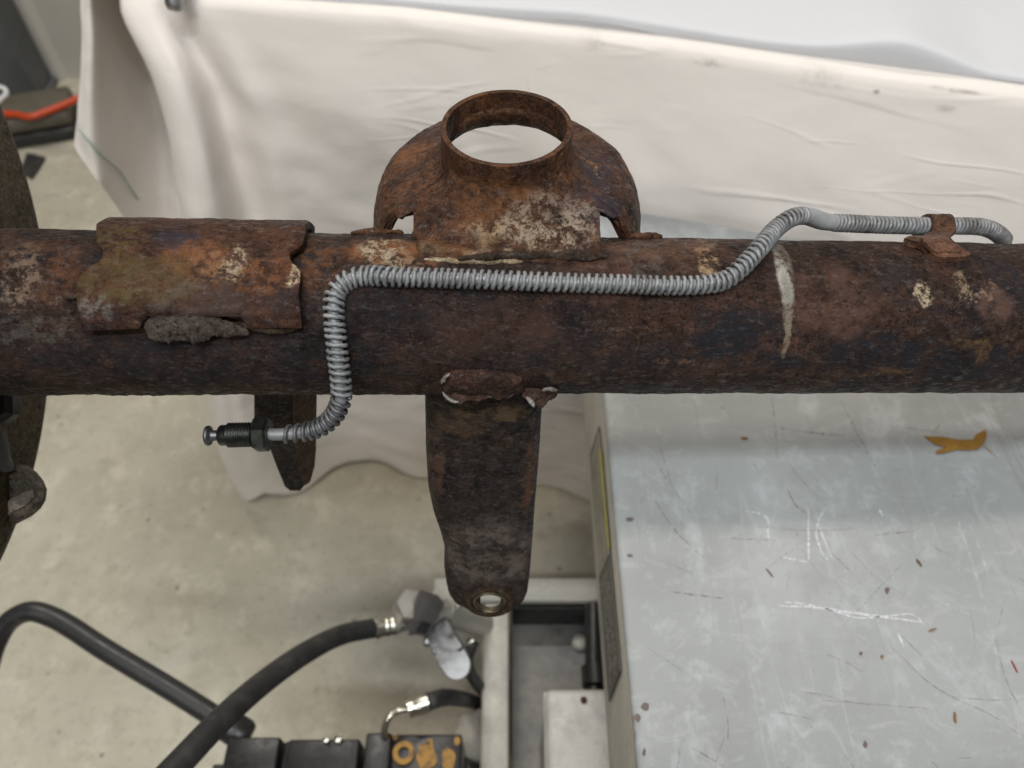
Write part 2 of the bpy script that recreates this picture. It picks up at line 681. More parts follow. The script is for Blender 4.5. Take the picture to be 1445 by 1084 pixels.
# columns of the drape from its far left hem to the far right; each is a line down the cloth
cols = [
    [(160, -50, 1.05), (158, 0, 1.05), (155, 60, 1.04), (150, 150, 1.0), (150, 175, 0.99)],
    [(130, -50, 0.88), (127, 0, 0.88), (128, 60, 0.87), (118, 175, 0.85), (116, 192, 0.845)],
    [(118, -50, 0.80), (115, 0, 0.80), (116, 60, 0.795), (108, 190, 0.775), (107, 207, 0.77)],
    [(133, -50, 0.785), (128, 0, 0.78), (132, 60, 0.772), (130, 190, 0.752), (137, 252, 0.745)],
    [(150, -50, 0.81), (150, 0, 0.815), (165, 100, 0.82), (172, 200, 0.80), (170, 300, 0.77)],
    [(168, -50, 0.86), (180, 0, 0.875), (210, 100, 0.90), (225, 200, 0.89), (230, 310, 0.86), (232, 390, 0.83)],
    [(180, -50, 0.85), (200, 0, 0.86), (240, 100, 0.86), (262, 200, 0.84), (275, 310, 0.81), (280, 470, 0.76)],
    [(163, -50, 0.765), (169, 10, 0.755), (214, 110, 0.72), (240, 200, 0.70), (258, 310, 0.685), (285, 450, 0.67), (300, 560, 0.665), (310, 640, 0.67), (335, 690, 0.68)],
    [(200, -50, 0.75), (207, 10, 0.742), (254, 110, 0.70), (282, 200, 0.682), (302, 310, 0.667), (335, 560, 0.655), (372, 697, 0.662)],
    [(240, -50, 0.752), (248, 10, 0.75), (300, 110, 0.737), (325, 200, 0.727), (352, 310, 0.715), (395, 560, 0.70), (428, 690, 0.69)],
    [(285, -50, 0.735), (290, 10, 0.735), (340, 110, 0.712), (372, 200, 0.700), (398, 310, 0.692), (440, 560, 0.71), (478, 654, 0.735)],
    [(330, -50, 0.727), (338, 10, 0.727), (385, 110, 0.712), (420, 200, 0.702), (440, 310, 0.698), (490, 560, 0.725), (530, 648, 0.745)],
]
NR = 70
allc = []
for cc in cols:
    pts = [PY(*q) for q in cc]
    pts[0].z = ZT
    allc.append(catmull(pts, n=NR))
for xm in list(np.linspace(-0.17, 0.5, 12)) + [0.62, 0.8, 1.0, 1.25]:
    y0 = ye(xm)
    hem = 0.006 + 0.012 * (0.5 + noise.noise(Vector((xm * 7, 3, 1))))
    kb = 0.030 if xm > 0.05 else 0.022
    fl_ = 0.012 * noise.noise(Vector((xm * 9, 0, 5)))
    pts = [Vector((xm, y0, ZT)), Vector((xm, y0 - 0.010, 0.81)), Vector((xm, y0 - 0.024, 0.75)), Vector((xm, y0 - kb, LIFT_Z)),
           Vector((xm, y0 - kb + 0.004, 0.6)), Vector((xm, y0 - 0.005 + fl_, 0.4)), Vector((xm, y0 + 0.015 + 2 * fl_, 0.15)), Vector((xm, y0 + 0.022 + 3 * fl_, hem))]
    allc.append(catmull(pts, n=NR))
sub = 7
rowsN = NR
dense = []
for j in range(rowsN):
    line = [c[j] for c in allc]
    dense.append(catmull(line, n=(len(line) - 1) * sub + 1) if False else None)
# uniform cubic interpolation across columns keeps the columns' parameter lines


def cub(p0, p1, p2, p3, t):
    return (p1 * 2 + (p2 - p0) * t + (p0 * 2 - p1 * 5 + p2 * 4 - p3) * t * t + (p1 * 3 - p0 - p2 * 3 + p3) * t ** 3) * 0.5


nc = len(allc)
front = []
for i in range(nc - 1):
    for k in range(sub + (1 if i == nc - 2 else 0)):
        tt = k / sub
        a0, a1, a2, a3 = allc[max(0, i - 1)], allc[i], allc[i + 1], allc[min(nc - 1, i + 2)]
        front.append([cub(a0[j], a1[j], a2[j], a3[j], tt) for j in range(NR)])
sheet = []
for ci, col_ in enumerate(front):
    top = col_[0]
    out = []
    for (dy, dz) in ((0.95, 0.0), (0.55, 0.0), (0.3, 0.0), (0.15, 0.0), (0.07, 0.0), (0.035, 0.0005), (0.018, 0.0005), (0.010, 0.0), (0.004, -0.0012)):
        q = Vector((top.x + dy * 0.25 * (1 if ci > 60 else 0.3), min(top.y + dy, 1.80), ZT + dz))
        q.z += 0.003 * noise.noise(Vector((q.x * 6, q.y * 6, 0)))
        out.append(q)
    for j, q in enumerate(col_):
        q = q.copy()
        if j == 0:
            q.z -= 0.004
        if ci > 55:
            f = sstep(0, 8, j)
            w = noise.noise(Vector((q.x * 5 + q.z * 2, 2.2, q.z * 4)))
            ridge = 1 - abs(noise.noise(Vector((q.x * 9 + q.z * 7, 7.7, q.z * 13 - q.x * 3)))) * 3
            rd2 = 1 - abs(noise.noise(Vector((q.x * 17 - q.z * 9, 1.1, q.z * 21 + q.x * 4)))) * 4
            q.y -= f * (0.008 * w + 0.0030 * max(0, ridge) + 0.0016 * max(0, rd2))
        else:
            rd2 = 1 - abs(noise.noise(Vector((q.x * 14 + q.z * 6, 4.1, q.z * 8)))) * 4
            q.y -= 0.003 * max(0, rd2) * sstep(0, 8, j)
        q.z = max(q.z, 0.003)
        out.append(q)
    sheet.append(out)
drape = obj('draped_cloth', grid(sheet), clothm)
tag(drape, 'white cloth draped over the bench, its folded corner hanging to the floor', 'cloth')
# pale green stitched line along the side hem
green = NT('green_thread').out((0.22, 0.36, 0.29), 0.8)


def sheet_at(px, py):
    """closest sheet vertex in the image to a photo pixel"""
    best, bp = 1e9, None
    for col_ in sheet[:60]:
        for q in col_[9:]:
            r = q - CO
            d = r.dot(FW)
            if d <= 0: continue
            u, v = W0 / 2 + FPX * r.x / d, H0 / 2 - FPX * r.dot(UP) / d
            e = (u - px) ** 2 + (v - py) ** 2 + (d * 60) ** 2 * 0.02
            if e < best:
                best, bp = e, q
    return bp


stitch = []
for (px, py) in ((111, 182), (122, 196), (136, 212), (148, 224), (160, 234), (172, 246), (184, 266), (196, 282)):
    r = ray(px, py)
    stitch.append(CO + r * ((sheet_at(px, py) - CO).dot(FW) - 0.004))
obj('green_hem_line', sweep(catmull(stitch, n=60), 0.0009, 6), green, drape)
# spring clamp at the bench edge
chrome = metal('chrome', (0.38, 0.39, 0.40), 0.42, 1.0, 0.2, 120, 0.04, (0.3, 0.3, 0.3), 0.72)
cp = PZ(248, 3, ZT + 0.004)
clip_t = thing('spring_clamp', 'small chrome clamp pinching the white cloth at the bench edge', 'clamp', cp)
obj('jaw', lathe([(0.0, -0.012), (0.006, -0.011), (0.0085, -0.006), (0.0085, 0.02), (0.006, 0.026), (0, 0.027)], (0, 0, 0.004), (0.1, 0.5, 0.75), 20), chrome, clip_t)
obj('lever', bevbox((0.004, 0.03, 0.016), (0.012, 0.05, 0.005), 0.002), chrome, clip_t, angle=50)

# second sheet folded on the bench top, its rolled edge standing a little proud
topm = cloth_mat('white_top_sheet', (0.61, 0.62, 0.64))
ov = []
for x in np.linspace(-0.42, 1.25, 140):
    base = ye(x) + 0.016
    pxx = W0 / 2 + FPX * x / 0.66
    hump = math.exp(-((x - 0.325) / 0.04) ** 2)
    fadein = sstep(-0.20, 0.05, x)
    h = 0.003 + 0.007 * fadein * (0.7 + 0.6 * noise.noise(Vector((x * 7, 0, 0)))) * (1 - sstep(0.36, 0.40, x) * 0.8) + 0.011 * hump
    b = 0.004 * noise.noise(Vector((x * 5, 2, 0)))
    lst = [(0.003, -0.006), (0.0005 + b, -0.004), (b, h * 0.5), (b + 0.001, h * 0.85), (b + 0.004, h), (b + 0.012, h * 1.02), (b + 0.03, h * 0.9), (0.08, h * 0.7), (0.16, 0.006), (0.3, 0.006), (0.6, 0.006), (1.0, 0.006)]
    row = []
    for dy, dz in lst:
        q = Vector((x + dy * 0.25, min(base + dy, 1.78), ZT + 0.0025 + dz))
        if dy > 0.02:
            q.z += 0.0035 * max(0, noise.noise(Vector((q.x * 8, q.y * 5, 3)))) + 0.001
        row.append(q)
    ov.append(row)
ovo = obj('folded_sheet', grid(ov), topm)
tag(ovo, 'bright white sheet lying folded on top of the draped bench', 'sheet')

# =================================================================== LIFT TABLE (grey steel)
TX0, TX1, TTH = 0.0745, 1.15, 0.153
t = NT('grey_table_paint')
c = t.ramp(t.noise(3.2, 8, 0.6, None, 0.5), [(0.35, (0.26, 0.275, 0.275)), (0.55, (0.32, 0.335, 0.335)), (0.7, (0.39, 0.405, 0.405))])
c = t.mix(t.ramp(t.noise(12, 10, 0.72, None, 0.3), [(0.50, 0.0), (0.64, 0.6)]), c, (0.27, 0.28, 0.28))
c = t.mix(t.ramp(t.noise(42, 10, 0.78, t.map(loc=(1, 8, 1), scale=(1, 1.6, 1)), 0.8), [(0.53, 0.0), (0.60, 0.22)]), c, (0.50, 0.515, 0.52))
c = t.mix(t.ramp(t.noise(20, 10, 0.75, t.map(loc=(5, 3, 1), scale=(1.3, 0.8, 1)), 0.35), [(0.53, 0.0), (0.66, 0.45)]), c, (0.50, 0.54, 0.56))
for k, (rz, sc, th, colr, am) in enumerate([(0.5, (14, 1.0, 1), 0.006, (0.22, 0.21, 0.20), 0.6), (-0.9, (12, 0.8, 1), 0.005, (0.70, 0.73, 0.75), 0.14), (2.0, (16, 0.7, 1), 0.004, (0.70, 0.72, 0.75), 0.12), (1.2, (15, 1.2, 1), 0.005, (0.20, 0.19, 0.18), 0.5)]):
    mm = t.map(loc=(k * 3.3, k * 1.7, 0), rot=(0, 0, rz), scale=sc)
    line = t.math('ABSOLUTE', t.math('SUBTRACT', t.noise(1.6, 3, 0.5, mm, 0.7), 0.5))
    gate = t.ramp(t.noise(8, 3, 0.5, t.map(loc=(k * 7, 2, 0))), [(0.50, 0.0), (0.60, 1.0)])
    c = t.mix(t.math('MULTIPLY', t.math('MULTIPLY', t.ramp(line, [(0.0, 1.0), (th, 0.0)]), gate), am), c, colr)
c = t.mix(t.ramp(t.voro(18), [(0.014, 0.8), (0.03, 0.0)]), c, (0.10, 0.09, 0.08))
c = t.mix(t.ramp(t.noise(55, 8, 0.7), [(0.68, 0.0), (0.74, 0.7)]), c, (0.16, 0.15, 0.14))
tabm = t.out(c, t.ramp(t.noise(10, 8, 0.65), [(0.3, 0.36), (0.7, 0.6)]), 0.0, t.bump(t.noise(18, 8, 0.6), 0.10, 0.003), 0.32)
cream = paint('cream_paint', (0.52, 0.50, 0.44), (0.30, 0.27, 0.21), 26, 0.56, 0.16, 0.4, 0.15)

TO = Vector((0.45, 0.25, 0))
lift = thing('lift_table', 'scratched grey steel lift table with a deep cream skirt, under the rusty axle', 'lift table', TO)


def back_y(x):
    return ye(x) - 0.045


# top plate with a slightly rolled left edge
outer, inner = [], []
xs = [TX0, TX0 + 0.0006, TX0 + 0.002, TX0 + 0.005, TX0 + 0.02] + list(np.linspace(TX0 + 0.05, TX1, 24))
for i, x in enumerate(xs):
    zt = LIFT_Z - (0.004, 0.0018, 0.0006, 0, 0)[i] if i < 5 else LIFT_Z
    yy = np.linspace(-0.25, back_y(x), 30)
    outer.append([Vector((x, y, zt)) - TO for y in yy])
    inner.append([Vector((x, y, LIFT_Z - 0.006)) - TO for y in yy])
obj('tabletop', shell(outer, inner), tabm, lift, angle=40)
sk = LIFT_Z - 0.0065
obj('skirt', shift(bevbox((TX0 + 0.004, (back_y(TX0) - 0.25) / 2, sk - (TTH - 0.0065) / 2), (0.006, back_y(TX0) + 0.25, TTH - 0.0065), 0.0012), TO), cream, lift, angle=40)
obj('skirt', shift(bevbox(((TX0 + TX1) / 2 + 0.006, -0.245, sk - 0.0733), (TX1 - TX0 - 0.005, 0.006, TTH - 0.0065), 0.0012), TO), cream, lift, angle=40)
# fold lip at the corner between skirt and top: worn white edge chips
# scissor legs and base
legm = paint('leg_paint', (0.30, 0.31, 0.31), (0.1, 0.09, 0.08), 20)
for yy in (-0.12, 0.42):
    for a, b in (((0.22, yy, 0.26), (1.05, yy, LIFT_Z - 0.02)), ((0.22, yy + 0.045, LIFT_Z - 0.02), (1.05, yy + 0.045, 0.26))):
        d = Vector(b) - Vector(a)
        M = Matrix.Rotation(-math.atan2(d.z, d.x), 3, 'Y')
        obj('scissor_arm', shift(bevbox((Vector(a) + Vector(b)) / 2, (d.length, 0.03, 0.06), 0.004, M), TO), legm, lift, angle=40)
# label on the skirt
XS = TX0 + 0.0003


def lab(px, py, dx=0.0):
    return PX(px, py, XS - dx) - TO


labg = NT('label_grey')
labm = labg.out(labg.mix(labg.ramp(labg.noise(60, 6, 0.6), [(0.4, 0.0), (0.7, 0.6)]), (0.085, 0.08, 0.07), (0.12, 0.115, 0.10)), 0.5)
lg2 = NT('label_pale')
labp = lg2.out(lg2.mix(lg2.ramp(lg2.noise(45, 8, 0.7), [(0.42, 0.0), (0.62, 0.9)]), (0.20, 0.19, 0.15), (0.42, 0.40, 0.33)), 0.45)
yel = NT('label_yellow').out((0.50, 0.44, 0.08), 0.45)
txtm = NT('label_print').out((0.17, 0.165, 0.145), 0.5)
blk = NT('label_black').out((0.04, 0.04, 0.04), 0.5)


def quad(pts, th=0.0006):
    return prism(pts, (-th, 0, 0))


label = obj('warning_label', quad([lab(833.5, 641), lab(846, 601), lab(877, 948), lab(860, 991)]), blk, lift, smooth=False)
obj('label_picture', quad([lab(835, 643, .0007), lab(845.2, 608, .0007), lab(860, 782, .0007), lab(845.5, 815, .0007)], 0.0004), labp, label, smooth=False)
obj('label_text_panel', quad([lab(845.8, 817, .0007), lab(860.5, 784, .0007), lab(875.5, 946, .0007), lab(860.3, 985, .0007)], 0.0004), labm, label, smooth=False)
obj('label_yellow_line', quad([lab(845.0, 640, .0013), lab(847.6, 632, .0013), lab(859.5, 772, .0013), lab(858, 778, .0013)], 0.0003), yel, label, smooth=False)
# print: rows of short strokes (too small to read in the photograph)
rng = random.Random(3)
A_, B_, C_, D_ = lab(846.4, 822, .0012), lab(860, 790, .0012), lab(860.6, 980, .0012), lab(875, 945, .0012)
pv, pf = [], []
for r_ in range(7):
    f0 = 0.10 + 0.8 * r_ / 7
    f1 = f0 + 0.045
    u = 0.03
    while u < 0.93:
        ln = rng.uniform(0.02, 0.09)
        u1 = min(0.96, u + ln)
        qs = [A_.lerp(C_, a).lerp(B_.lerp(D_, a), b) for a, b in ((u, f0), (u1, f0), (u1, f1), (u, f1))]
        v_, f_ = quad(qs, 0.0002)
        pf += [tuple(i + len(pv) for i in q) for q in f_]
        pv += v_
        u = u1 + rng.uniform(0.01, 0.03)
        if rng.random() < 0.12:
            u += 0.08
obj('label_print', (pv, pf), txtm, label, smooth=False)
# chipped edge paint
chipm = NT('chip_white').out((0.68, 0.67, 0.63), 0.6)
chd = NT('chip_dark').out((0.12, 0.095, 0.085), 0.6)


def flat_patch(px, py, rx, ry, seed, z=LIFT_Z + 0.0004, th=0.0003, n=14, rot=0.0):
    """ragged flat patch on the tabletop; radii in photo pixels"""
    c0 = PZ(px, py, z)
    pts = []
    for k in range(n):
        a = 2 * math.pi * k / n
        f = 1 + 0.45 * noise.noise(Vector((math.cos(a) * 1.3 + seed * 3.1, math.sin(a) * 1.3, seed)))
        u, v = rx * f * math.cos(a), ry * f * math.sin(a)
        u, v = u * math.cos(rot) - v * math.sin(rot), u * math.sin(rot) + v * math.cos(rot)
        pts.append(PZ(px + u, py + v, z) - TO)
    return prism(pts, (0, 0, th))


for k, (px, py, rx, ry, m_) in enumerate([(911, 997, 6, 5, chd), (900, 1013, 4, 5, chd), (893, 1015, 2.5, 4, chd), (895, 1036, 2, 4, chd), (909, 1062, 2.5, 6, chd),
                                          (889, 784, 4, 2, chd), (889, 733, 5, 3, chd), (1252, 833, 3.5, 4, chd), (1221, 1051, 3, 4.5, chd)]):
    obj('paint_chip', flat_patch(px, py, rx, ry, k), m_, lift, smooth=False)
# brown residue mark
ress = NT('brown_residue')
resm = ress.out(ress.mix(ress.ramp(ress.noise(80, 7, 0.7), [(0.35, 0.0), (0.65, 1.0)]), (0.20, 0.095, 0.012), (0.30, 0.16, 0.022)), 0.45)
poly = [(1304, 616), (1330, 617), (1352, 621), (1373, 621), (1377, 613), (1391, 607), (1392, 615), (1388, 626), (1380, 634), (1366, 636), (1350, 635), (1336, 639), (1322, 641), (1320, 637), (1335, 632), (1318, 627)]
obj('brown_residue', prism([PZ(a, b, LIFT_Z + 0.0004) - TO for a, b in poly], (0, 0, 0.0006)), resm, lift, smooth=False)


def mark(pts, w, mat, name='chalk_mark', z=LIFT_Z + 0.0003, jit=1.2, n=30, seed=0):
    line = catmull([Vector((a, b, 0)) for a, b in pts], n=n)
    Lp, Rp = [], []
    for i, p in enumerate(line):
        a, b = line[max(0, i - 1)], line[min(n - 1, i + 1)]
        d = (b - a).normalized()
        nn = Vector((-d.y, d.x, 0))
        u = i / (n - 1)
        ww = w * (0.45 + 0.55 * math.sin(math.pi * u)) * (0.75 + 0.6 * noise.noise(Vector((p.x * 0.13, p.y * 0.13, seed))))
        j = nn * (jit * noise.noise(Vector((p.x * 0.05, p.y * 0.05, seed + 5))))
        q1, q2 = p + j + nn * ww, p + j - nn * ww
        Lp.append(PZ(q1.x, q1.y, z) - TO)
        Rp.append(PZ(q2.x, q2.y, z) - TO)
    return obj(name, grid([Lp, Rp]), mat, lift, smooth=False)


chalk_t = NT('chalk')
ck = chalk_t.out((0.62, 0.64, 0.66), 0.9)
chalk_t.put(chalk_t.b.inputs['Alpha'], chalk_t.ramp(chalk_t.noise(420, 5, 0.7), [(0.34, 0.2), (0.52, 0.95)]))
fadet = NT('chalk_faint')
ckf = fadet.out((0.58, 0.61, 0.63), 0.9)
fadet.put(fadet.b.inputs['Alpha'], fadet.ramp(fadet.noise(160, 6, 0.75), [(0.42, 0.0), (0.62, 0.6)]))
dkt = NT('scratch_dark')
dk = dkt.out((0.15, 0.14, 0.13), 0.7)
dkt.put(dkt.b.inputs['Alpha'], dkt.ramp(dkt.noise(240, 6, 0.75), [(0.42, 0.0), (0.65, 0.8)]))
for k, (pp, w, m_) in enumerate([
    ([(1052, 722), (1068, 724), (1083, 732), (1084, 752), (1086, 776)], 1.5, ck),
    ([(1140, 716), (1141, 750), (1141, 792)], 1.8, ck), ([(1100, 785), (1120, 790), (1141, 794)], 1.3, ck),
    ([(1165, 715), (1152, 745), (1160, 780), (1168, 790)], 1.6, ck), ([(1152, 728), (1166, 770), (1176, 790)], 1.3, ck),
    ([(1098, 855), (1150, 857), (1210, 866), (1300, 878)], 2.3, ck), ([(1108, 849), (1150, 855), (1215, 872), (1290, 868), (1306, 884)], 1.5, ck),
    ([(1348, 725), (1370, 790), (1390, 860), (1406, 930), (1412, 990)], 4.0, ckf), ([(1368, 740), (1388, 790), (1402, 850)], 2.5, ckf),
    ([(1232, 850), (1240, 885), (1262, 930)], 1.6, ckf), ([(1266, 893), (1276, 912)], 2.2, ck),
    ([(1182, 815), (1205, 825), (1216, 842)], 1.5, ckf), ([(1290, 746), (1292, 775)], 1.4, ckf),
    ([(1310, 840), (1355, 862), (1405, 885)], 1.5, ckf), ([(1180, 718), (1196, 730)], 2, ckf), ([(1240, 718), (1246, 728)], 2.2, ck),
    ([(950, 720), (944, 770), (934, 800)], 1.6, ckf), ([(1200, 895), (1218, 900), (1230, 915)], 2.5, ckf),
    ([(920, 700), (950, 745), (995, 790)], 1.0, dk), ([(1110, 690), (1125, 715), (1140, 725)], 1.3, dk),
    ([(930, 625), (950, 690)], 0.9, dk), ([(1088, 556), (1094, 600), (1096, 650)], 0.9, dk),
    ([(1187, 566), (1220, 632), (1250, 680)], 0.9, dk), ([(1086, 601), (1130, 609), (1195, 615)], 1.3, dk),
    ([(1255, 600), (1300, 607), (1345, 612)], 0.8, dk), ([(1160, 988), (1230, 994), (1310, 1000)], 0.8, dk),
    ([(1260, 915), (1320, 970), (1400, 1010), (1445, 1040)], 1.0, dk), ([(1030, 760), (1095, 762)], 0.8, dk),
    ([(1120, 775), (1105, 785), (1085, 800)], 0.9, dk), ([(1235, 755), (1290, 750)], 0.9, dk), ([(1405, 900), (1420, 960), (1440, 1000)], 1.0, dk),
    ([(975, 1055), (1010, 1075)], 0.9, dk), ([(1190, 1062), (1205, 1084)], 1.0, dk), ([(950, 835), (1020, 845)], 1.4, dk),
]):
    mark(pp, w, m_, 'chalk_mark' if m_ is not dk else 'scratch', seed=k)
mark([(1382, 627), (1393, 633), (1406, 646)], 0.8, resm, 'residue_tail', seed=77)
rs = random.Random(21)
for k in range(70):
    x0, y0 = rs.uniform(900, 1440), rs.uniform(590, 1080)
    an = rs.choice([rs.gauss(1.15, 0.25), rs.gauss(1.9, 0.3), rs.gauss(0.1, 0.2), rs.gauss(0.7, 0.2)])
    ln = rs.choice([14, 22, 40, 75, 120]) * rs.uniform(0.7, 1.2)
    dx, dy = math.cos(an) * ln, math.sin(an) * ln
    bend = rs.uniform(-0.06, 0.06)
    mark([(x0, y0), (x0 + dx / 2 - dy * bend, y0 + dy / 2 + dx * bend), (x0 + dx, y0 + dy)], rs.uniform(0.35, 0.8), dk if k % 3 else ckf, 'scratch', LIFT_Z + 0.0003 + k * 2e-6, n=16, seed=90 + k, jit=0.6)
# loose flakes of rust fallen from the axle
flakem = NT('rust_flake').out((0.22, 0.11, 0.03), 0.8)
fl2 = NT('dark_flake').out((0.10, 0.055, 0.03), 0.8)
for k, (px, py, rx, ry, rot, m_, lb) in enumerate([
    (1051, 618, 6, 2, 0.0, flakem, 'short brown flake lying on grey tabletop in the shade under the axle'),
    (1297, 794, 8, 2, 0.9, fl2, 'dark bent sliver on grey tabletop right of the chalk strokes'),
    (1316, 889, 7, 2.2, -0.3, flakem, 'curled yellow brown flake at the end of the long chalk line'),
    (1348, 1013, 10, 3, 1.5, flakem, 'long yellow brown flake on the bare grey tabletop'),
    (1086, 808, 9, 1.2, 0.9, fl2, 'thin brown sliver beside the chalk corner mark'),
    (1215, 922, 2.5, 3, 0.2, fl2, 'tiny brown crumb below the long chalk line'),
    (1245, 927, 2.5, 4, 0.2, flakem, 'tiny tan crumb below the short chalk dash'),
    (1432, 941, 12, 1.6, 1.1, NT('red_sliver').out((0.28, 0.06, 0.02), 0.6), 'thin reddish sliver on grey tabletop beside the broad chalk streak'),
]):
    v_, f_ = flat_patch(px, py, rx * 0.8, ry * 0.6, k + 20, LIFT_Z + 0.0009, 0.0008, 14, rot)
    v_ = [p + TO for p in v_]
    c0 = sum(v_, Vector()) / len(v_)
    c0.z = LIFT_Z + 0.0005
    o = obj('rust_flake', shift((v_, f_), c0), m_, None, smooth=False)
    o.location = c0 - Vector((0, 0, 0.0005))
    tag(o, lb, 'flake', 'rust flakes on the lift table')

# --- base frame of the lift table
ZF = 0.26
yb0, yb1 = PZ(722, 815, ZF).y, PZ(722, 848, ZF).y
xm0, xm1 = PZ(680, 960, ZF).x, PZ(718, 960, ZF).x
steelm = paint('frame_paint', (0.50, 0.48, 0.42), (0.33, 0.32, 0.29), 30, 0.50, 0.2, 0.36, 0.15)
obj('cross_bar', shift(bevbox(((PZ(612, 830, ZF).x + 1.0) / 2, (yb0 + yb1) / 2, ZF - 0.006), (1.0 - PZ(612, 830, ZF).x, yb0 - yb1, 0.012), 0.003), TO), cream, lift, angle=50)
obj('side_rail', shift(bevbox(((xm0 + xm1) / 2, (yb1 - 0.35) / 2 - 0.001, ZF - 0.02), (xm1 - xm0, yb1 + 0.35 - 0.004, 0.04), 0.004, seg=3), TO), steelm, lift, angle=50)
dirty = NT('dirty_tray')
dc = dirty.mix(dirty.ramp(dirty.noise(14, 9, 0.7, None, 0.6), [(0.38, 0.0), (0.62, 1.0)]), (0.10, 0.105, 0.11), (0.23, 0.22, 0.195))
dc = dirty.mix(dirty.ramp(dirty.noise(60, 8, 0.7), [(0.58, 0.0), (0.70, 0.7)]), dc, (0.06, 0.045, 0.035))
traym = dirty.out(dc, 0.45)
blackm = paint('black_enamel', (0.014, 0.014, 0.015), (0.05, 0.045, 0.04), 60, 0.58, 0.15, 0.35, 0.2)
rubber = paint('black_rubber', (0.022, 0.022, 0.023), (0.075, 0.068, 0.058), 45, 0.50, 0.22, 0.55, 0.2)
obj('tray', shift(bevbox((0.46, 0.02, 0.187), (0.92, 0.73, 0.006), 0.001), TO), traym, lift, angle=50)
obj('gap_shade_panel', shift(bevbox((0.46, yb1 - 0.002, 0.219), (0.92, 0.006, 0.057), 0.001), TO), blackm, lift, angle=50)  # black panel added to stand in for the shaded gap under the cross bar
for (x, y) in ((-0.02, 0.36), (-0.02, -0.3), (0.95, 0.36), (0.95, -0.3)):
    obj('caster_wheel', shift(lathe([(0.0, -0.016), (0.05, -0.016), (0.06, -0.011), (0.06, 0.011), (0.05, 0.016), (0.0, 0.016)], (x, y, 0.0605), (1, 0, 0), 28), TO), rubber, lift, angle=40)
    obj('caster_fork', shift(bevbox((x, y, 0.127), (0.045, 0.07, 0.014), 0.003), TO), steelm, lift, angle=50)
    for s in (-1, 1):
        obj('caster_side', shift(bevbox((x + s * 0.020, y, 0.093), (0.004, 0.03, 0.08), 0.001), TO), steelm, lift, angle=50)
    obj('corner_post', shift(bevbox((x, y, 0.176), (0.028, 0.028, 0.088), 0.003), TO), steelm, lift, angle=50)
bp = PZ(818, 906, 0.194)
obj('bolt', shift(lathe([(0.0105, -0.004), (0.0105, 0.003), (0.008, 0.006), (0.0, 0.007)], bp, (0, 0, 1), 20), TO), steelm, lift, angle=50)
# ram below the table edge
ra, rb = PZ(838, 855, 0.33), PZ(839, 985, 0.33)
ram = obj('hydraulic_ram', shift(sweep([ra, ra.lerp(rb, 0.5), rb], 0.0105, 16), TO), blackm, lift, angle=50)
rc = PZ(840, 940, 0.33)
obj('ram_collar', shift(lathe([(0.0105, 0.0), (0.016, 0.001), (0.016, 0.022), (0.0105, 0.023)], rc, (0, -1, 0), 20), TO), blackm, ram, angle=50)

# --- light box beside the rail
bx0 = PZ(770, 985, 0.40).x
yt = PZ(800, 971, 0.40).y
boxm = paint('box_grey', (0.50, 0.50, 0.47), (0.36, 0.36, 0.34), 40, 0.48, 0.15, 0.4, 0.25)
cb = thing('control_box', 'pale grey steel control box with rounded edges below the table skirt', 'box', (bx0 + 0.1, yt - 0.12, 0.1905))
obj('case', bevbox((0, 0, 0.105), (0.20, 0.24, 0.209), 0.007, seg=4), boxm, cb, angle=60)
obj('lid_seam', bevbox((0, 0, 0.190), (0.2025, 0.2425, 0.004), 0.001), boxm, cb, angle=60)
obj('screw', lathe([(0.0, 0.0), (0.0035, 0.0), (0.0035, 0.0012), (0.0, 0.0018)], (-0.062, 0.108, 0.2094), (0, 0, 1), 12), rust('rust_screw'), cb, angle=40)

# --- hydraulic power unit: black valve block with worn yellow paint
PU = Vector((-0.2, 0.05, 0))
pu = thing('hydraulic_power_unit', 'black valve block with chipped yellow paint and stacked solenoids, beside the lift table frame', 'power unit', PU)
yellowp = paint('worn_yellow', (0.33, 0.165, 0.015), (0.05, 0.035, 0.02), 90, 0.47, 0.10, 0.45, 0.3)


def block(x0, x1, y0, z, h, mat, name, ylen=0.09, b=0.002):
    a, c_ = PZ(x0, y0, z), PZ(x1, y0, z)
    return obj(name, shift(bevbox(((a.x + c_.x) / 2, a.y - ylen / 2, z - h / 2), (c_.x - a.x, ylen, h), b), PU), mat, pu, angle=50)


block(322, 396, 1040, 0.40, 0.045, blackm, 'solenoid', 0.040)
block(402, 420, 1046, 0.395, 0.04, blackm, 'spacer', 0.03)
block(408, 508, 1043, 0.405, 0.05, blackm, 'solenoid', 0.045)
block(517, 553, 1034, 0.41, 0.08, blackm, 'end_block', 0.09)
block(554, 652, 1036, 0.40, 0.10, blackm, 'manifold', 0.12)
block(330, 660, 1068, 0.345, 0.10, blackm, 'base_block', 0.14)
block(300, 345, 1078, 0.39, 0.05, rubber, 'plug', 0.05)
block(340, 700, 1120, 0.24, 0.235, blackm, 'reservoir', 0.20)
rg = PZ(570, 1063, 0.4005)
obj('port_ring', shift(lathe([(0.0055, 0.0), (0.0105, 0.0), (0.0105, 0.0025), (0.0055, 0.0025)], rg, (0, 0, 1), 24, closed=True), PU), yellowp, pu, angle=50)
for k, (px, py, rx, ry) in enumerate([(602, 1066, 13, 22), (633, 1072, 9, 18), (556, 1041, 6, 4), (645, 1046, 4, 7)]):
    v_, f_ = flat_patch(px, py, rx, ry, k + 50, 0.4004, 0.0006, 18)
    obj('yellow_paint_patch', ([p + TO - PU for p in v_], f_), yellowp, pu, smooth=False)
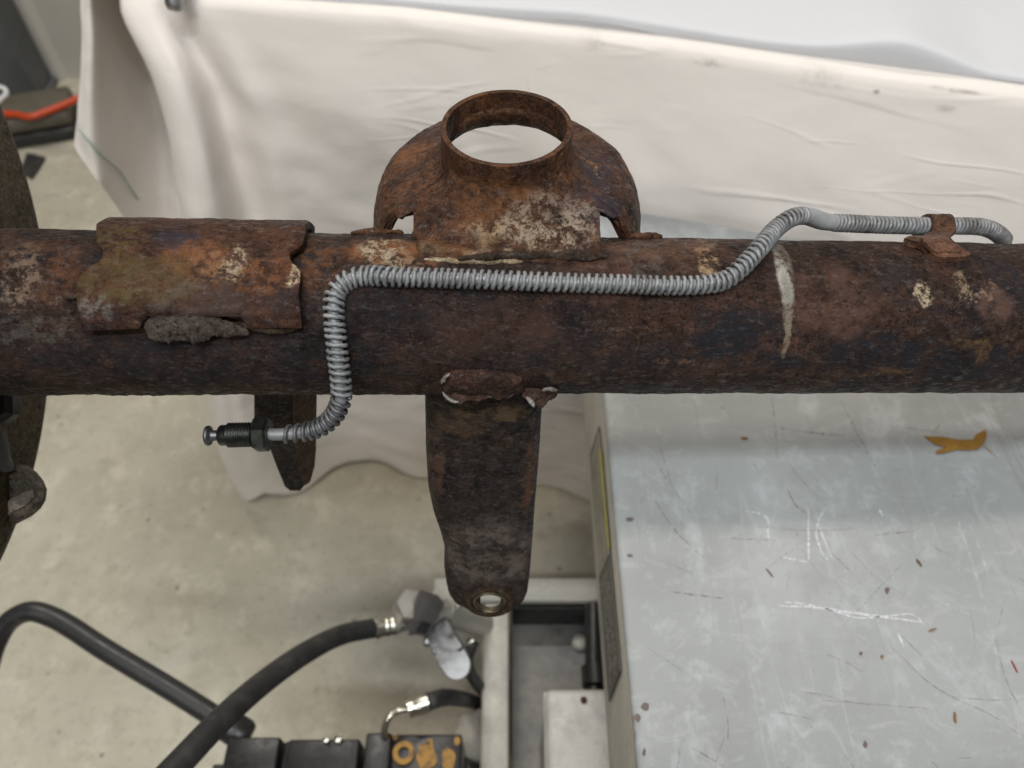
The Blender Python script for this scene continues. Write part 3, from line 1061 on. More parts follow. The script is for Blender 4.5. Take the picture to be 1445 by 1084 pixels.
# bright banjo nuts
zinc = metal('zinc_plate', (0.50, 0.49, 0.42), 0.28, 1.0, 0.3, 90, 0.08, (0.18, 0.16, 0.12), 0.6)
for (px, py, r) in ((461, 1044, 5), (478, 1043, 6), (604, 1050, 2)):
    p = PZ(px, py, 0.406)
    obj('hex_nut', shift(lathe([(0.0, 0.0), (r / FPX * .75, 0.0), (r / FPX * .75, 0.004), (0.0, 0.005)], p, (0, 0, 1), 6), PU), zinc, pu, smooth=False)
# filler neck with a pale cap
cpn = PZ(676, 1040, 0.185)
obj('filler_neck', shift(lathe([(0.028, -0.18), (0.028, 0.0), (0.0, 0.0)], cpn, (0, 0, 1), 28), PU), blackm, pu, angle=50)
obj('filler_cap', shift(lathe([(0.028, 0.001), (0.031, 0.003), (0.031, 0.010), (0.028, 0.013), (0.0, 0.014)], cpn, (0, 0, 1), 8), PU), steelm, pu, angle=50)
# small pressure line: bent steel tube, ferrule and short hose
hp = [PZ(543, 1040, 0.41), P(543, 1026, .735), P(550, 1011, .735), P(562, 1003, .74), P(578, 999, .74)]
sl = thing('pressure_line', 'short black hose with bent bright steel end leaving the black valve block', 'hose', hp[0])
obj('bent_tube', shift(sweep(catmull(hp, n=30), 0.0034, 12), hp[0]), zinc, sl)
fa, fb = P(574, 1001, .74), P(604, 991, .745)
obj('ferrule', shift(lathe([(0.005, 0), (0.009, 0.001), (0.0085, 0.008), (0.0095, 0.010), (0.0095, (fb - fa).length), (0.006, (fb - fa).length)], fa, fb - fa, 18), hp[0]), zinc, sl, angle=50)
obj('hose', shift(sweep(catmull([fb, P(622, 985, .77), P(648, 986, .86), P(672, 992, .99), P(700, 1003, 1.05)], n=40), 0.0085, 14), hp[0]), rubber, sl)

# --- black bent bar
bb = [P(-60, 1040, .80), P(-25, 965, .80), P(-5, 905, .80), P(14, 876, .80), P(42, 863, .80), P(76, 872, .80), P(150, 918, .79), P(240, 972, .78), P(318, 1021, .77)]
bar = thing('bent_bar', 'black bent steel bar with worn paint running over the floor into the valve block', 'bar', bb[-1])
barm = paint('worn_black', (0.018, 0.019, 0.021), (0.10, 0.075, 0.05), 35, 0.60, 0.12, 0.38, 0.2)
bpath = catmull(bb, n=90)
obj('rod', shift(sweep(bpath, 0.0105, 18), bb[-1]), barm, bar)
d = (bpath[-1] - bpath[-6]).normalized()
obj('socket', shift(lathe([(0.0105, -0.004), (0.0150, -0.003), (0.0155, 0.022), (0.013, 0.027), (0.0, 0.028)], bpath[-1], d, 18), bb[-1]), blackm, bar, angle=50)

# --- hydraulic hose with its shut-off valve
hb = [P(170, 1190, .50), P(215, 1120, .52), P(262, 1068, .545), P(310, 1018, .58), P(368, 966, .64), P(430, 922, .70), P(485, 895, .765), P(530, 886, .80)]
hz = thing('hydraulic_hose', 'thick black rubber hydraulic hose with crimped steel end, crossing over the bent bar', 'hose', hb[-1])
hpath = catmull(hb, n=90)
obj('hose', shift(sweep(hpath, 0.0098, 20), hb[-1]), rubber, hz)
fd = (P(572, 878, .81) - hb[-1])
fl_ = fd.length
obj('ferrule', shift(lathe([(0.0095, -0.002), (0.0115, -0.0015), (0.0118, 0.002), (0.0105, 0.004), (0.0108, 0.008), (0.0102, 0.009), (0.0108, 0.010), (0.0108, 0.014), (0.0102, 0.015), (0.0108, 0.016), (0.0105, 0.022), (0.0085, 0.026), (0.0085, fl_)], hb[-1], fd, 22), hb[-1]), zinc, hz, angle=50)
VO = P(596, 868, .81)
va = thing('shutoff_valve', 'grey shut-off valve with dark square cap and shiny lever at the hose end', 'valve', VO)
castm = metal('cast_grey', (0.42, 0.40, 0.37), 0.42, 0.8, 0.3, 60, 0.2, (0.12, 0.11, 0.10), 0.55)
darkm = paint('dark_grey_plastic', (0.075, 0.07, 0.066), (0.03, 0.03, 0.03), 60, 0.5, 0.2, 0.5, 0.2)
vx = (P(650, 868, .85) - P(560, 880, .81)).normalized()
vup = -FW - vx * (-FW).dot(vx)
vup.normalize()
vy = vup.cross(vx)
MV = Matrix((vx, vy, vup)).transposed()
obj('body', lathe([(0.009, -0.030), (0.014, -0.029), (0.014, -0.020), (0.019, -0.018), (0.019, 0.010), (0.013, 0.013), (0.013, 0.030), (0.010, 0.031)], (0, 0, 0), vx, 6), castm, va, smooth=False)
obj('shoulder', shift(lathe([(0.0, -0.003), (0.0165, -0.003), (0.018, 0.0), (0.018, 0.012), (0.0165, 0.015), (0.0, 0.015)], P(578, 860, .795), (P(590, 846, .77) - P(574, 872, .81)), 6), VO), castm, va, smooth=False)
Rz = Matrix.Rotation(math.radians(24), 3, FW)
cc_ = P(598, 866, .785) - VO
obj('square_cap', bevbox(cc_, (0.024, 0.040, 0.020), 0.0025, Rz @ MV), darkm, va, angle=40)
obj('cap_recess', bevbox(cc_ + (Rz @ MV) @ Vector((0.001, -0.010, 0.0095)), (0.013, 0.012, 0.003), 0.0008, Rz @ MV), blackm, va, angle=40)
# shiny lever: rounded strip
lv0, lv1 = P(612, 884, .79), P(644, 938, .775)
ld = (lv1 - lv0).normalized()
ls = FW.cross(ld).normalized()
wl = 0.0155
poly = [lv0 - ls * wl, lv0 + ls * wl] + [lv1 + (ls * math.cos(a) + ld * math.sin(a)) * wl for a in np.linspace(0, math.pi, 14)]
poly = [p - VO for p in poly]
lever = obj('lever', prism(poly, FW * 0.006, 0.0015), chrome, va, angle=40)
obj('lever_pin', shift(sweep([P(648, 918, .775), P(657, 911, .77), P(669, 903, .765)], 0.0016, 10), VO), zinc, va)
for (px, py, r) in ((603, 905, 0.0045), (614, 918, 0.003)):
    obj('screw', shift(lathe([(0.0, 0.0), (r, 0.0), (r, 0.004), (r * 0.6, 0.006), (0, 0.0065)], P(px, py, .785), -FW, 14), VO), chrome, va, angle=50)
# pale pipe between the valve and the frame
pp0, pp1 = P(622, 862, .84), P(716, 893, 1.06)
pipe = obj('outlet_pipe', shift(sweep([pp0, pp0.lerp(pp1, .5), pp1], 0.0155, 20), VO), steelm, va, angle=50)
obj('pipe_elbow', shift(lathe([(0.0, -0.012), (0.017, -0.010), (0.019, 0.0), (0.017, 0.010), (0.0, 0.012)], P(628, 850, .86), (0.3, 0.2, 1), 18), VO), steelm, va, angle=50)
obj('drain_hose', shift(sweep(catmull([P(668, 905, .84), P(660, 925, .84), P(664, 950, .88), P(690, 985, .95)], n=30), 0.007, 12), VO), rubber, va)

# --- things on the floor by the wall
orange = NT('orange_hose').out((0.55, 0.065, 0.015), 0.4)
oh = [PZ(a, b, z) for a, b, z in ((-60, 172, .088), (-10, 163, .088), (18, 161, .088), (42, 165, .088), (64, 158, .088), (92, 147, .088), (125, 133, .088), (170, 120, .088))]
ot = obj('orange_hose', shift(sweep(catmull(oh, n=60), 0.0085, 12), oh[3]), orange)
ot.location = oh[3]
tag(ot, 'bright orange air hose lying over the dark case by the wall', 'hose')
cp0 = PZ(50, 213, 0)
case = thing('dark_case', 'low dark case on the floor under the orange hose', 'case', (cp0.x - 0.02, cp0.y + 0.09, 0))
cm = paint('case_black', (0.02, 0.02, 0.02), (0.06, 0.055, 0.045), 9, 0.5, 0.2, 0.5)
cm2 = paint('case_brown', (0.13, 0.115, 0.085), (0.06, 0.05, 0.04), 9, 0.5, 0.2, 0.6)
RC = Matrix.Rotation(math.radians(18), 3, 'Z')
obj('base', bevbox((0, 0, 0.018), (0.20, 0.15, 0.034), 0.008, RC), cm, case, angle=50)
obj('lid', bevbox((0.005, 0.005, 0.056), (0.19, 0.14, 0.04), 0.012, RC), cm2, case, angle=50)
mt = PZ(50, 225, 0)
mat_o = obj('rubber_mat', shift(prism([PZ(a, b, 0.001) for a, b in ((40, 219), (65, 225), (56, 240), (46, 254), (30, 246))], (0, 0, 0.008)), mt), rubber, None, smooth=False)
mat_o.location = mt
tag(mat_o, 'small dark rubber scrap on the concrete beside the dark case', 'mat')
hk = [P(-14, 132, 1.7), P(-2, 123, 1.7), P(7, 126, 1.7), P(9, 132, 1.7), P(3, 138, 1.7), P(-10, 150, 1.7)]
ho = obj('white_cable', shift(sweep(catmull(hk, n=30), 0.005, 10), hk[0]), NT('white_plastic').out((0.7, 0.7, 0.7), 0.4))
ho.location = hk[0]
tag(ho, 'loop of white cable hanging by the steel column', 'cable')

# =================================================================== THE AXLE
axle = thing('rear_axle', 'heavily rusted steel rear axle tube with spring seat and welded brackets', 'axle')
axle.matrix_world = MAX
S = lambda px, py, r=R_T: on_tube(px, py, r)
PALE, OR, BLK, GOLD, SIL, BRN = (0.44, 0.37, 0.26), (0.185, 0.078, 0.034), (0.020, 0.021, 0.026), (0.34, 0.22, 0.07), (0.50, 0.50, 0.47), (0.13, 0.065, 0.045)
GRY = (0.22, 0.21, 0.19)
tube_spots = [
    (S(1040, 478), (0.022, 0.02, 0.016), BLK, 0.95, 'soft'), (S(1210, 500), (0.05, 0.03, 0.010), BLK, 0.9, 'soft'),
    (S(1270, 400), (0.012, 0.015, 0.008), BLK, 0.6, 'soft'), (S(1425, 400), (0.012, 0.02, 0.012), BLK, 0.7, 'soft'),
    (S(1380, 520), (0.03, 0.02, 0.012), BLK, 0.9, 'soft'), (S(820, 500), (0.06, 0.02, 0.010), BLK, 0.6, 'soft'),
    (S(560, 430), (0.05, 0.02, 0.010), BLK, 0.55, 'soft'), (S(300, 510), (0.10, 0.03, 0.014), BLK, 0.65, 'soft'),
    (S(25, 400), (0.008, 0.02, 0.008), (0.24, 0.20, 0.16), 0.7, ''), (S(50, 385), (0.02, 0.02, 0.010), OR, 0.35, ''),
    (S(40, 470), (0.02, 0.02, 0.006), GRY, 0.22, ''), (S(450, 370), (0.010, 0.02, 0.008), OR, 0.5, ''),
    (S(540, 352), (0.018, 0.01, 0.007), OR, 0.95, 'soft'), (S(540, 350), (0.012, 0.01, 0.004), PALE, 0.85, ''),
    (S(575, 372), (0.006, 0.01, 0.003), PALE, 0.8, ''), (S(590, 362), (0.010, 0.01, 0.005), OR, 0.8, ''),
    (S(995, 340), (0.003, 0.02, 0.004), PALE, 0.8, ''), (S(997, 368), (0.004, 0.02, 0.006), (0.38, 0.26, 0.15), 0.9, ''),
    (S(1304, 416), (0.0036, 0.01, 0.0022), (0.50, 0.41, 0.28), 0.9, ''), (S(1380, 413), (0.010, 0.01, 0.0014), (0.30, 0.20, 0.14), 0.9, ''),
    (S(1356, 400), (0.0045, 0.01, 0.0022), (0.34, 0.25, 0.16), 0.7, ''), (S(1405, 435), (0.010, 0.012, 0.006), (0.13, 0.075, 0.055), 0.7, 'soft'),
    (S(1360, 484), (0.009, 0.01, 0.0030), (0.20, 0.125, 0.05), 0.6, 'soft'), (S(1385, 497), (0.0030, 0.01, 0.007), (0.18, 0.11, 0.045), 0.6, 'soft'),
    (S(1255, 525), (0.014, 0.01, 0.0022), (0.16, 0.10, 0.04), 0.5, ''), (S(1115, 490), (0.010, 0.02, 0.003), BRN, 0.8, ''),
    (S(950, 510), (0.012, 0.02, 0.002), (0.20, 0.10, 0.05), 0.6, ''), (S(840, 395), (0.02, 0.02, 0.005), BRN, 0.6, 'soft'),
    (S(1180, 430), (0.022, 0.02, 0.014), (0.12, 0.065, 0.048), 0.7, 'soft'), (S(700, 470), (0.03, 0.02, 0.010), (0.075, 0.04, 0.032), 0.6, 'soft'),
    (S(930, 345), (0.03, 0.02, 0.005), (0.15, 0.08, 0.05), 0.6, 'soft'), (S(905, 352), (0.010, 0.02, 0.004), GRY, 0.25, ''),
    # bright ground ring round the tube
    (S(1104, 362), (0.0036, 0.02, 0.012), (0.23, 0.21, 0.175), 0.75, 'band'), (S(1109, 400), (0.0034, 0.02, 0.0065), (0.44, 0.42, 0.37), 0.95, 'band'),
    (S(1113, 430), (0.0025, 0.02, 0.011), (0.26, 0.245, 0.205), 0.85, 'band'), (S(1112, 470), (0.0016, 0.02, 0.011), (0.26, 0.21, 0.14), 0.8, 'band'),
]
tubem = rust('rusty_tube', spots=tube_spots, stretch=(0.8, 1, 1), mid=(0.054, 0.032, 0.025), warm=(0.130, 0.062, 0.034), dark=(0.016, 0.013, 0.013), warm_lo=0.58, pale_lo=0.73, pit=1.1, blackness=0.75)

rng = random.Random(5)
NS, NA = 520, 150
pts = []
for i in range(NS + 1):
    s = -0.285 + 0.745 * i / NS
    row = []
    for k in range(NA):
        a = 2 * math.pi * k / NA
        p = cyl(s, a, R_T)
        h = 0.0005 * fbm(p, 45, 5) + 0.00025 * fbm(p + Vector((5, 0, 0)), 220, 3)
        low = sstep(0.55, -0.1, math.sin(a)) * sstep(0.09, 0.0, s)
        h += low * 0.00045 * max(-0.4, fbm(p + Vector((0, 9, 0)), 330, 2))
        # raised weld ring
        row.append(cyl(s, a, R_T + h))
    pts.append(row)
tv, tf = grid(pts, closed_v=True)
tf += [tuple(range(NA)), tuple(NS * NA + k for k in range(NA))]
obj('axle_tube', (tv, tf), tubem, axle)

# --- saddle plate over the tube
RP = R_T + 0.0055
leftb = [(135, 312), (135, 338), (139, 344), (144, 351), (144, 359), (140, 366), (131, 371), (121, 378), (112, 388), (110, 400), (111, 430), (114, 450), (118, 467)]
rightb = [(431, 313), (431, 326), (428, 333), (427, 341), (421, 346), (411, 352), (408, 358), (409, 365), (414, 371), (422, 376), (424, 382), (423, 400), (422, 420), (425, 440), (426, 462)]


def bnd(lst):
    q = sorted([(sphi(a, b, RP)[1], sphi(a, b, RP)[0]) for a, b in lst])
    return q


LB, RB = bnd(leftb), bnd(rightb)
botb = [(sphi(a, b, RP)) for a, b in ((110, 466), (150, 466), (200, 463), (208, 452), (215, 446), (330, 447), (336, 456), (345, 462), (400, 463), (430, 461))]
phi400 = sphi(260, 400, RP)[1]
phi440 = sphi(260, 440, RP)[1]
phimax = math.radians(150)


def plate_r(phi):
    return R_T + interp(phi, [(phi440 - 0.25, 0.0066), (phi440, 0.0078), (phi440 + 0.05, 0.0074), (phi400 - 0.05, 0.0072), (phi400 + 0.03, 0.0062), (1.2, 0.0054), (1.6, 0.0050), (3.0, 0.005)])


def saddle(off):
    out = []
    n, m = 110, 90
    for i in range(n):
        u = i / (n - 1)
        row = []
        s0 = LB[len(LB) // 2][1] * (1 - u) + RB[len(RB) // 2][1] * u
        pb = interp(s0, botb)
        for j in range(m):
            v = j / (m - 1)
            phi = pb + (phimax - pb) * v ** 1.0
            s = interp(phi, LB) * (1 - u) + interp(phi, RB) * u
            r = plate_r(phi) - off
            p = cyl(s, phi, r)
            h = 0.0004 * fbm(p, 60, 4) + 0.0002 * fbm(p, 260, 3)
            e = min(u, 1 - u, v) * 60
            h -= 0.0007 * max(0, 1 - e) * (1 if off == 0 else -1)
            row.append(cyl(s, phi, r + h))
        out.append(row)
    return out


sp = lambda px, py: on_tube(px, py, RP)
sad_spots = [(sp(300, 372), (0.016, 0.012, 0.004), (0.28, 0.15, 0.08), 0.8, ''), (sp(330, 372), (0.006, 0.01, 0.003), PALE, 0.9, ''),
             (sp(270, 363), (0.014, 0.012, 0.005), OR, 0.8, 'soft'), (sp(380, 385), (0.016, 0.012, 0.004), OR, 0.7, ''),
             (sp(200, 395), (0.030, 0.014, 0.006), (0.09, 0.066, 0.027), 0.7, 'soft'), (sp(160, 335), (0.012, 0.02, 0.006), (0.12, 0.095, 0.03), 0.45, ''),
             (sp(415, 388), (0.003, 0.01, 0.003), (0.6, 0.5, 0.34), 0.8, ''), (sp(210, 405), (0.03, 0.012, 0.002), (0.11, 0.085, 0.04), 0.8, ''),
             (sp(250, 330), (0.010, 0.01, 0.003), (0.03, 0.03, 0.045), 0.8, 'soft'), (sp(285, 420), (0.02, 0.02, 0.005), (0.11, 0.08, 0.07), 0.6, 'soft'),
             (sp(140, 430), (0.007, 0.01, 0.005), GRY, 0.5, ''), (sp(340, 430), (0.025, 0.012, 0.006), (0.050, 0.033, 0.030), 0.7, 'soft')]
sadm = rust('rusty_plate', spots=sad_spots, mid=(0.080, 0.038, 0.025), warm=(0.15, 0.066, 0.029), warm_lo=0.56, pale_lo=0.74, stretch=(0.5, 1, 1.2), pit=1.0)
saddle_o = obj('saddle_plate', shell(saddle(0.0), saddle(0.0042)), sadm, axle, angle=50)
weld_grey = rust('weld_grey', dark=(0.05, 0.04, 0.034), mid=(0.115, 0.092, 0.078), warm=(0.15, 0.11, 0.085), pale=(0.21, 0.18, 0.155), pit=1.6, pale_lo=0.62)
weldm = rust('weld_dark', dark=(0.045, 0.032, 0.025), mid=(0.11, 0.075, 0.05), warm=(0.17, 0.115, 0.07), pale=(0.24, 0.21, 0.16), pit=1.3, pale_lo=0.66)
radial = lambda p: Vector((0, p.y, p.z))
obj('weld_bead', blob([on_tube(a, b, R_T + 0.004) for a, b in ((205, 455), (222, 461), (255, 460), (290, 459), (320, 462), (352, 472))],
                      lambda u: 0.0070 - 0.0040 * u, lambda u: 0.0040 - 0.0014 * u, radial, 2, 0.42, 120, 30, 170), weld_grey, saddle_o)
obj('weld_bead', blob([on_tube(a, b, R_T + 0.0015) for a, b in ((340, 458), (380, 463), (424, 461))], 0.0022, 0.003, radial, 4, 0.4, 30, 12), weldm, saddle_o)
obj('weld_bead', blob([on_tube(a, b, R_T + 0.001) for a, b in ((86, 416), (98, 418), (110, 419))], 0.0012, 0.001, radial, 6, 0.4, 20, 10), weldm, saddle_o)

# --- spring seat (built in world axes, stored in axle axes)
CX, CY = -0.0022, 0.270
tz = lambda x: (MAX @ Vector((x / EX.x, 0, 0))).z        # height of the tube's axis at world x
ty = lambda x: (MAX @ Vector((x / EX.x, 0, 0))).y
prof = [(0.0263, 1.0215), (0.0265, 1.0165), (0.0267, 1.0125), (0.0278, 1.0085), (0.0305, 1.0055), (0.0340, 1.0035), (0.0385, 1.0020),
        (0.0440, 1.0003), (0.0492, 0.9982), (0.0535, 0.9942), (0.0565, 0.9885), (0.0584, 0.9815), (0.0594, 0.9735), (0.0600, 0.9650)]
pr_d = [0]
for a, b in zip(prof, prof[1:]):
    pr_d.append(pr_d[-1] + math.hypot(a[0] - b[0], a[1] - b[1]))
pr_d = [q / pr_d[-1] for q in pr_d]


def tube_top(x, y, r=R_T):
    dy = y - ty(x)
    return tz(x) + math.sqrt(max(1e-8, r * r - dy * dy))


def prof_at(uu):
    return float(np.interp(uu, pr_d, [p[0] for p in prof])), float(np.interp(uu, pr_d, [p[1] for p in prof]))


def prof_z(r):
    return float(np.interp(r, [p[0] for p in prof], [p[1] for p in prof]))


def seat_point(th, u):
    """th: 0 = towards the camera; u: 0 rim .. 1 outer edge"""
    al = abs(th)
    a1 = 1.11 if th < 0 else 1.07
    um = 1 - 0.40 * sstep(1.9, 2.4, al)
    if al < a1 + 0.04:
        um = 1 - 0.46 * (1 - sstep(a1, a1 + 0.035, al))
    r, z = prof_at(u * um)
    x, y = CX + r * math.sin(th), CY - r * math.cos(th)
    # tongue that runs forward on to the top of the tube
    w = 1 - sstep(0.96, 1.03, al)
    if w > 0 and u > pr_d[5]:
        ra_, rb_ = 0.0505 / max(0.2, math.cos(th)), 0.0372 / max(0.15, math.sin(al))
        rf = (ra_ ** -14 + rb_ ** -14) ** (-1 / 14)
        uf = (u - pr_d[5]) / (1 - pr_d[5])
        r2 = 0.034 + (rf - 0.034) * uf
        x2, y2 = CX + r2 * math.sin(th), CY - r2 * math.cos(th)
        z2 = max(prof_z(min(r2, 0.0495)) - 0.006 * sstep(0.034, 0.0505, CY - y2), tube_top(x2, y2) + 0.0014)
        z2 -= 0.0020 * sstep(0.80, 1.0, uf) * (1 - sstep(0.75, 0.95, al))
        x, y, z = x + (x2 - x) * w, y + (y2 - y) * w, z + (z2 - z) * w
        r = r2
    # pressed groove on the front left of the dish
    g = math.exp(-((th + 0.62 + (r - 0.04) * 18) / 0.14) ** 2) * sstep(0.032, 0.037, r) * (1 - sstep(0.048, 0.054, r))
    z -= 0.0022 * g
    return Vector((x, y, z))


NTH, NU = 380, 52
outer, inner = [], []
for i in range(NTH):
    th = -math.pi + 2 * math.pi * i / NTH
    o_, n_ = [], []
    for j in range(NU):
        u = j / (NU - 1)
        p = seat_point(th, u)
        e = 1e-3
        du = seat_point(th, min(1, u + e)) - seat_point(th, max(0, u - e))
        dt = seat_point(th + e, u) - seat_point(th - e, u)
        n = du.cross(dt)
        n = n.normalized() if n.length > 1e-12 else Vector((0, 0, 1))
        if j < 8:
            n = Vector((math.sin(th), -math.cos(th), 0))
        elif n.z < -0.3:
            n = -n
        h = 0.0004 * fbm(p, 55, 4) + 0.00018 * fbm(p, 260, 3)
        if j < 6:
            h *= 0.5
        if u > 0.9:
            h += 0.0005 * fbm(p + Vector((2, 0, 0)), 120, 2)
        th_ = 0.0021 if j < 10 else 0.0030
        q = p + n * h
        o_.append(L(q))
        n_.append(L(q - n * th_))
    outer.append(o_)
    inner.append(n_)
sw = lambda px, py, y: L(PY(px, py, y))
seat_spots = [(sw(730, 335, 0.226), (0.05, 0.012, 0.007), (0.40, 0.32, 0.23), 0.75, ''), (sw(780, 300, 0.235), (0.028, 0.012, 0.006), (0.34, 0.26, 0.19), 0.65, ''),
              (sw(830, 300, 0.24), (0.014, 0.012, 0.006), (0.34, 0.27, 0.22), 0.6, ''), (sw(745, 337, 0.224), (0.014, 0.01, 0.003), (0.62, 0.54, 0.38), 0.9, ''),
              (sw(690, 332, 0.226), (0.010, 0.01, 0.005), (0.42, 0.24, 0.08), 0.8, ''), (sw(640, 300, 0.235), (0.020, 0.012, 0.007), OR, 0.7, 'soft'),
              (sw(585, 225, 0.28), (0.010, 0.012, 0.010), OR, 0.75, 'soft'), (sw(840, 260, 0.262), (0.016, 0.03, 0.010), (0.035, 0.03, 0.038), 0.8, 'soft'),
              (sw(605, 175, 0.30), (0.010, 0.02, 0.010), (0.04, 0.032, 0.035), 0.7, 'soft'), (sw(810, 285, 0.24), (0.003, 0.01, 0.002), PALE, 0.9, ''),
              (sw(650, 350, 0.222), (0.030, 0.01, 0.004), (0.20, 0.13, 0.07), 0.8, 'soft'), (sw(845, 228, 0.27), (0.006, 0.01, 0.002), (0.40, 0.26, 0.12), 0.7, ''),
              (sw(690, 275, 0.238), (0.03, 0.01, 0.004), (0.17, 0.075, 0.03), 0.7, 'soft')]
seatm = rust('rusty_seat', spots=seat_spots, mid=(0.095, 0.045, 0.026), warm=(0.19, 0.082, 0.032), dark=(0.026, 0.016, 0.013), warm_lo=0.53, pale_lo=0.71, pit=0.85)
seat = obj('spring_seat', shell_ring(outer, inner), seatm, axle, angle=60)
wt = lambda px, py, k=0.0: on_tube(px, py, R_T + k)
obj('weld_bead', blob([wt(645, 366, .001), wt(680, 363, .0012), wt(715, 361, .0012), wt(750, 360, .0012), wt(790, 360, .0012), wt(825, 362, .001), wt(858, 362, .0004)], lambda u: 0.0026 + 0.0007 * math.sin(9 * u) - 0.0010 * (1 - u), 0.0017, radial, 8, 0.5, 120, 16, 170), rust('weld_olive', dark=(0.026, 0.021, 0.016), mid=(0.070, 0.050, 0.035), warm=(0.12, 0.075, 0.045), pale=(0.26, 0.22, 0.15), pit=1.2, pale_lo=0.64), seat)
obj('weld_bead', blob([wt(598, 366), wt(625, 367), wt(655, 369), wt(700, 370), wt(740, 369)], 0.0013, 0.0010, radial, 9, 0.6, 50, 10, 300), rust('weld_pale', dark=(0.18, 0.13, 0.08), mid=(0.36, 0.28, 0.18), warm=(0.30, 0.19, 0.10), pale=(0.5, 0.44, 0.32), pale_lo=0.55), seat)
for pa in (((498, 330), (515, 325), (535, 321), (556, 322), (570, 326)), ((878, 326), (895, 322), (912, 324), (935, 331))):
    obj('seat_foot', blob([wt(a, b, 0.0006) for a, b in pa], 0.0036, 0.0017, radial, pa[0][0], 0.5, 40, 14, 150), seatm, seat)

# --- front shock bracket (pressed channel)
secs = [(535, 597, 768, .328), (556, 597, 767, .330), (600, 598, 765, .342), (650, 599, 762, .357), (700, 602, 758, .372), (735, 609, 755, .384), (765, 620, 753, .394), (790, 626, 751, .403),
        (815, 625, 749, .412), (835, 628, 747, .420), (850, 631, 745, .426), (857, 637, 742, .4285), (862, 647, 736, .4305), (866, 668, 716, .432)]
py_s = [s[0] for s in secs]


def brk(n_rows=70, m=60, off=0.0):
    out = []
    for i in range(n_rows):
        u = i / (n_rows - 1)
        py = 535 + (866 - 535) * (1 - (1 - u) ** 1.25)
        xl, xr, tt = (float(np.interp(py, py_s, [s[k] for s in secs])) for k in (1, 2, 3))
        a, b = P(xl, py, tt), P(xr, py, tt)
        w = (b - a).length
        bk = Vector((0, 1, -0.12)).normalized()
        ex = (b - a).normalized()
        rc_ = min(0.009, w * 0.4)
        dep = 0.026 * min(1.0, w / 0.03)
        # section polyline: left flange back, rounded corner, face, corner, right flange
        sec = []
        o = off
        for k in range(m):
            v = k / (m - 1)
            if v < 0.2:
                q = (o, dep + (rc_ - dep) * v / 0.2)
            elif v < 0.35:
                an = (v - 0.2) / 0.15 * math.pi / 2
                q = (rc_ - (rc_ - o) * math.cos(an), rc_ - (rc_ - o) * math.sin(an))
            elif v < 0.65:
                f = (v - 0.35) / 0.30
                q = (rc_ + (w - 2 * rc_) * f, o - 0.0012 * math.sin(math.pi * f))
            elif v < 0.80:
                an = (v - 0.65) / 0.15 * math.pi / 2
                q = (w - rc_ + (rc_ - o) * math.sin(an), rc_ - (rc_ - o) * math.cos(an))
            else:
                q = (w - o, rc_ + (dep - rc_) * (v - 0.8) / 0.2)
            p = a + ex * q[0] + bk * q[1]
            h = 0.00035 * fbm(p, 60, 4) + 0.00045 * fbm(p, 330, 3)
            sec.append(L(p - bk * h))
        out.append(sec)
    return out


br_spots = [(L(P(690, 585, .335)), (0.026, 0.02, 0.006), (0.135, 0.085, 0.045), 0.9, 'soft'), (L(P(650, 600, .34)), (0.016, 0.02, 0.010), (0.11, 0.065, 0.04), 0.7, 'soft'),
            (L(P(612, 660, .36)), (0.006, 0.02, 0.03), (0.10, 0.055, 0.038), 0.8, 'soft'), (L(P(748, 680, .365)), (0.004, 0.02, 0.03), (0.13, 0.06, 0.03), 0.7, 'soft'),
            (L(P(690, 780, .40)), (0.03, 0.02, 0.032), (0.15, 0.122, 0.104), 0.8, 'soft')]
brm = rust('rusty_bracket', spots=br_spots, dark=(0.015, 0.014, 0.015), mid=(0.038, 0.030, 0.027), warm=(0.105, 0.062, 0.042), pale=(0.22, 0.18, 0.15), warm_lo=0.57, pale_lo=0.68, pit=1.5)
sb = obj('shock_bracket', shell(brk(), brk(off=0.0038)), brm, axle, angle=50)
# bolt hole through the foot of the bracket
hc = P(691, 849.5, .4235)
hax = Vector((0, 1, -0.20)).normalized()
cut = obj('hole_cutter', xform(lathe([(0.0, -0.012), (0.0098, -0.012), (0.0098, 0.012), (0.0, 0.012)], hc, hax, 40), MIN), brm, None)
cut.matrix_world = MAX
bpy.context.view_layer.update()
md = sb.modifiers.new('hole', 'BOOLEAN')
md.operation = 'DIFFERENCE'
md.object = cut
md.solver = 'EXACT'
dg = bpy.context.evaluated_depsgraph_get()
me = bpy.data.meshes.new_from_object(sb.evaluated_get(dg))
sb.modifiers.clear()
sb.data = me
bpy.data.objects.remove(cut)
bush = metal('bushing_steel', (0.15, 0.125, 0.08), 0.42, 0.8, 0.3, 260, 0.3, (0.04, 0.028, 0.015), 0.42)
obj('bushing', xform(lathe([(0.0078, -0.0004), (0.0083, -0.0012), (0.0090, -0.0010), (0.0097, 0.0), (0.0097, 0.0020), (0.0078, 0.0020)], hc, hax, 48, closed=True), MIN), bush, sb, angle=50)
ringm = rust('rusty_ring', dark=(0.022, 0.016, 0.011), mid=(0.05, 0.033, 0.020), warm=(0.09, 0.055, 0.028), warm_lo=0.55)
obj('weld_ring', xform(lathe([(0.0099, -0.0010), (0.0115, -0.0018), (0.0134, -0.0010), (0.0138, 0.0012), (0.0099, 0.0012)], hc, hax, 48, closed=True), MIN), ringm, sb, angle=60)
# torn weld at the joint with the tube: folded brown patch with bright torn lips
redm = rust('red_scale', dark=(0.035, 0.021, 0.017), mid=(0.074, 0.039, 0.029), warm=(0.11, 0.06, 0.042), warm_lo=0.55, pale_lo=0.72, pit=0.9)
pol = [(626, 528), (640, 521), (680, 521), (722, 525), (737, 534), (741, 549), (728, 554), (700, 555), (672, 562), (645, 566), (629, 561), (625, 545)]


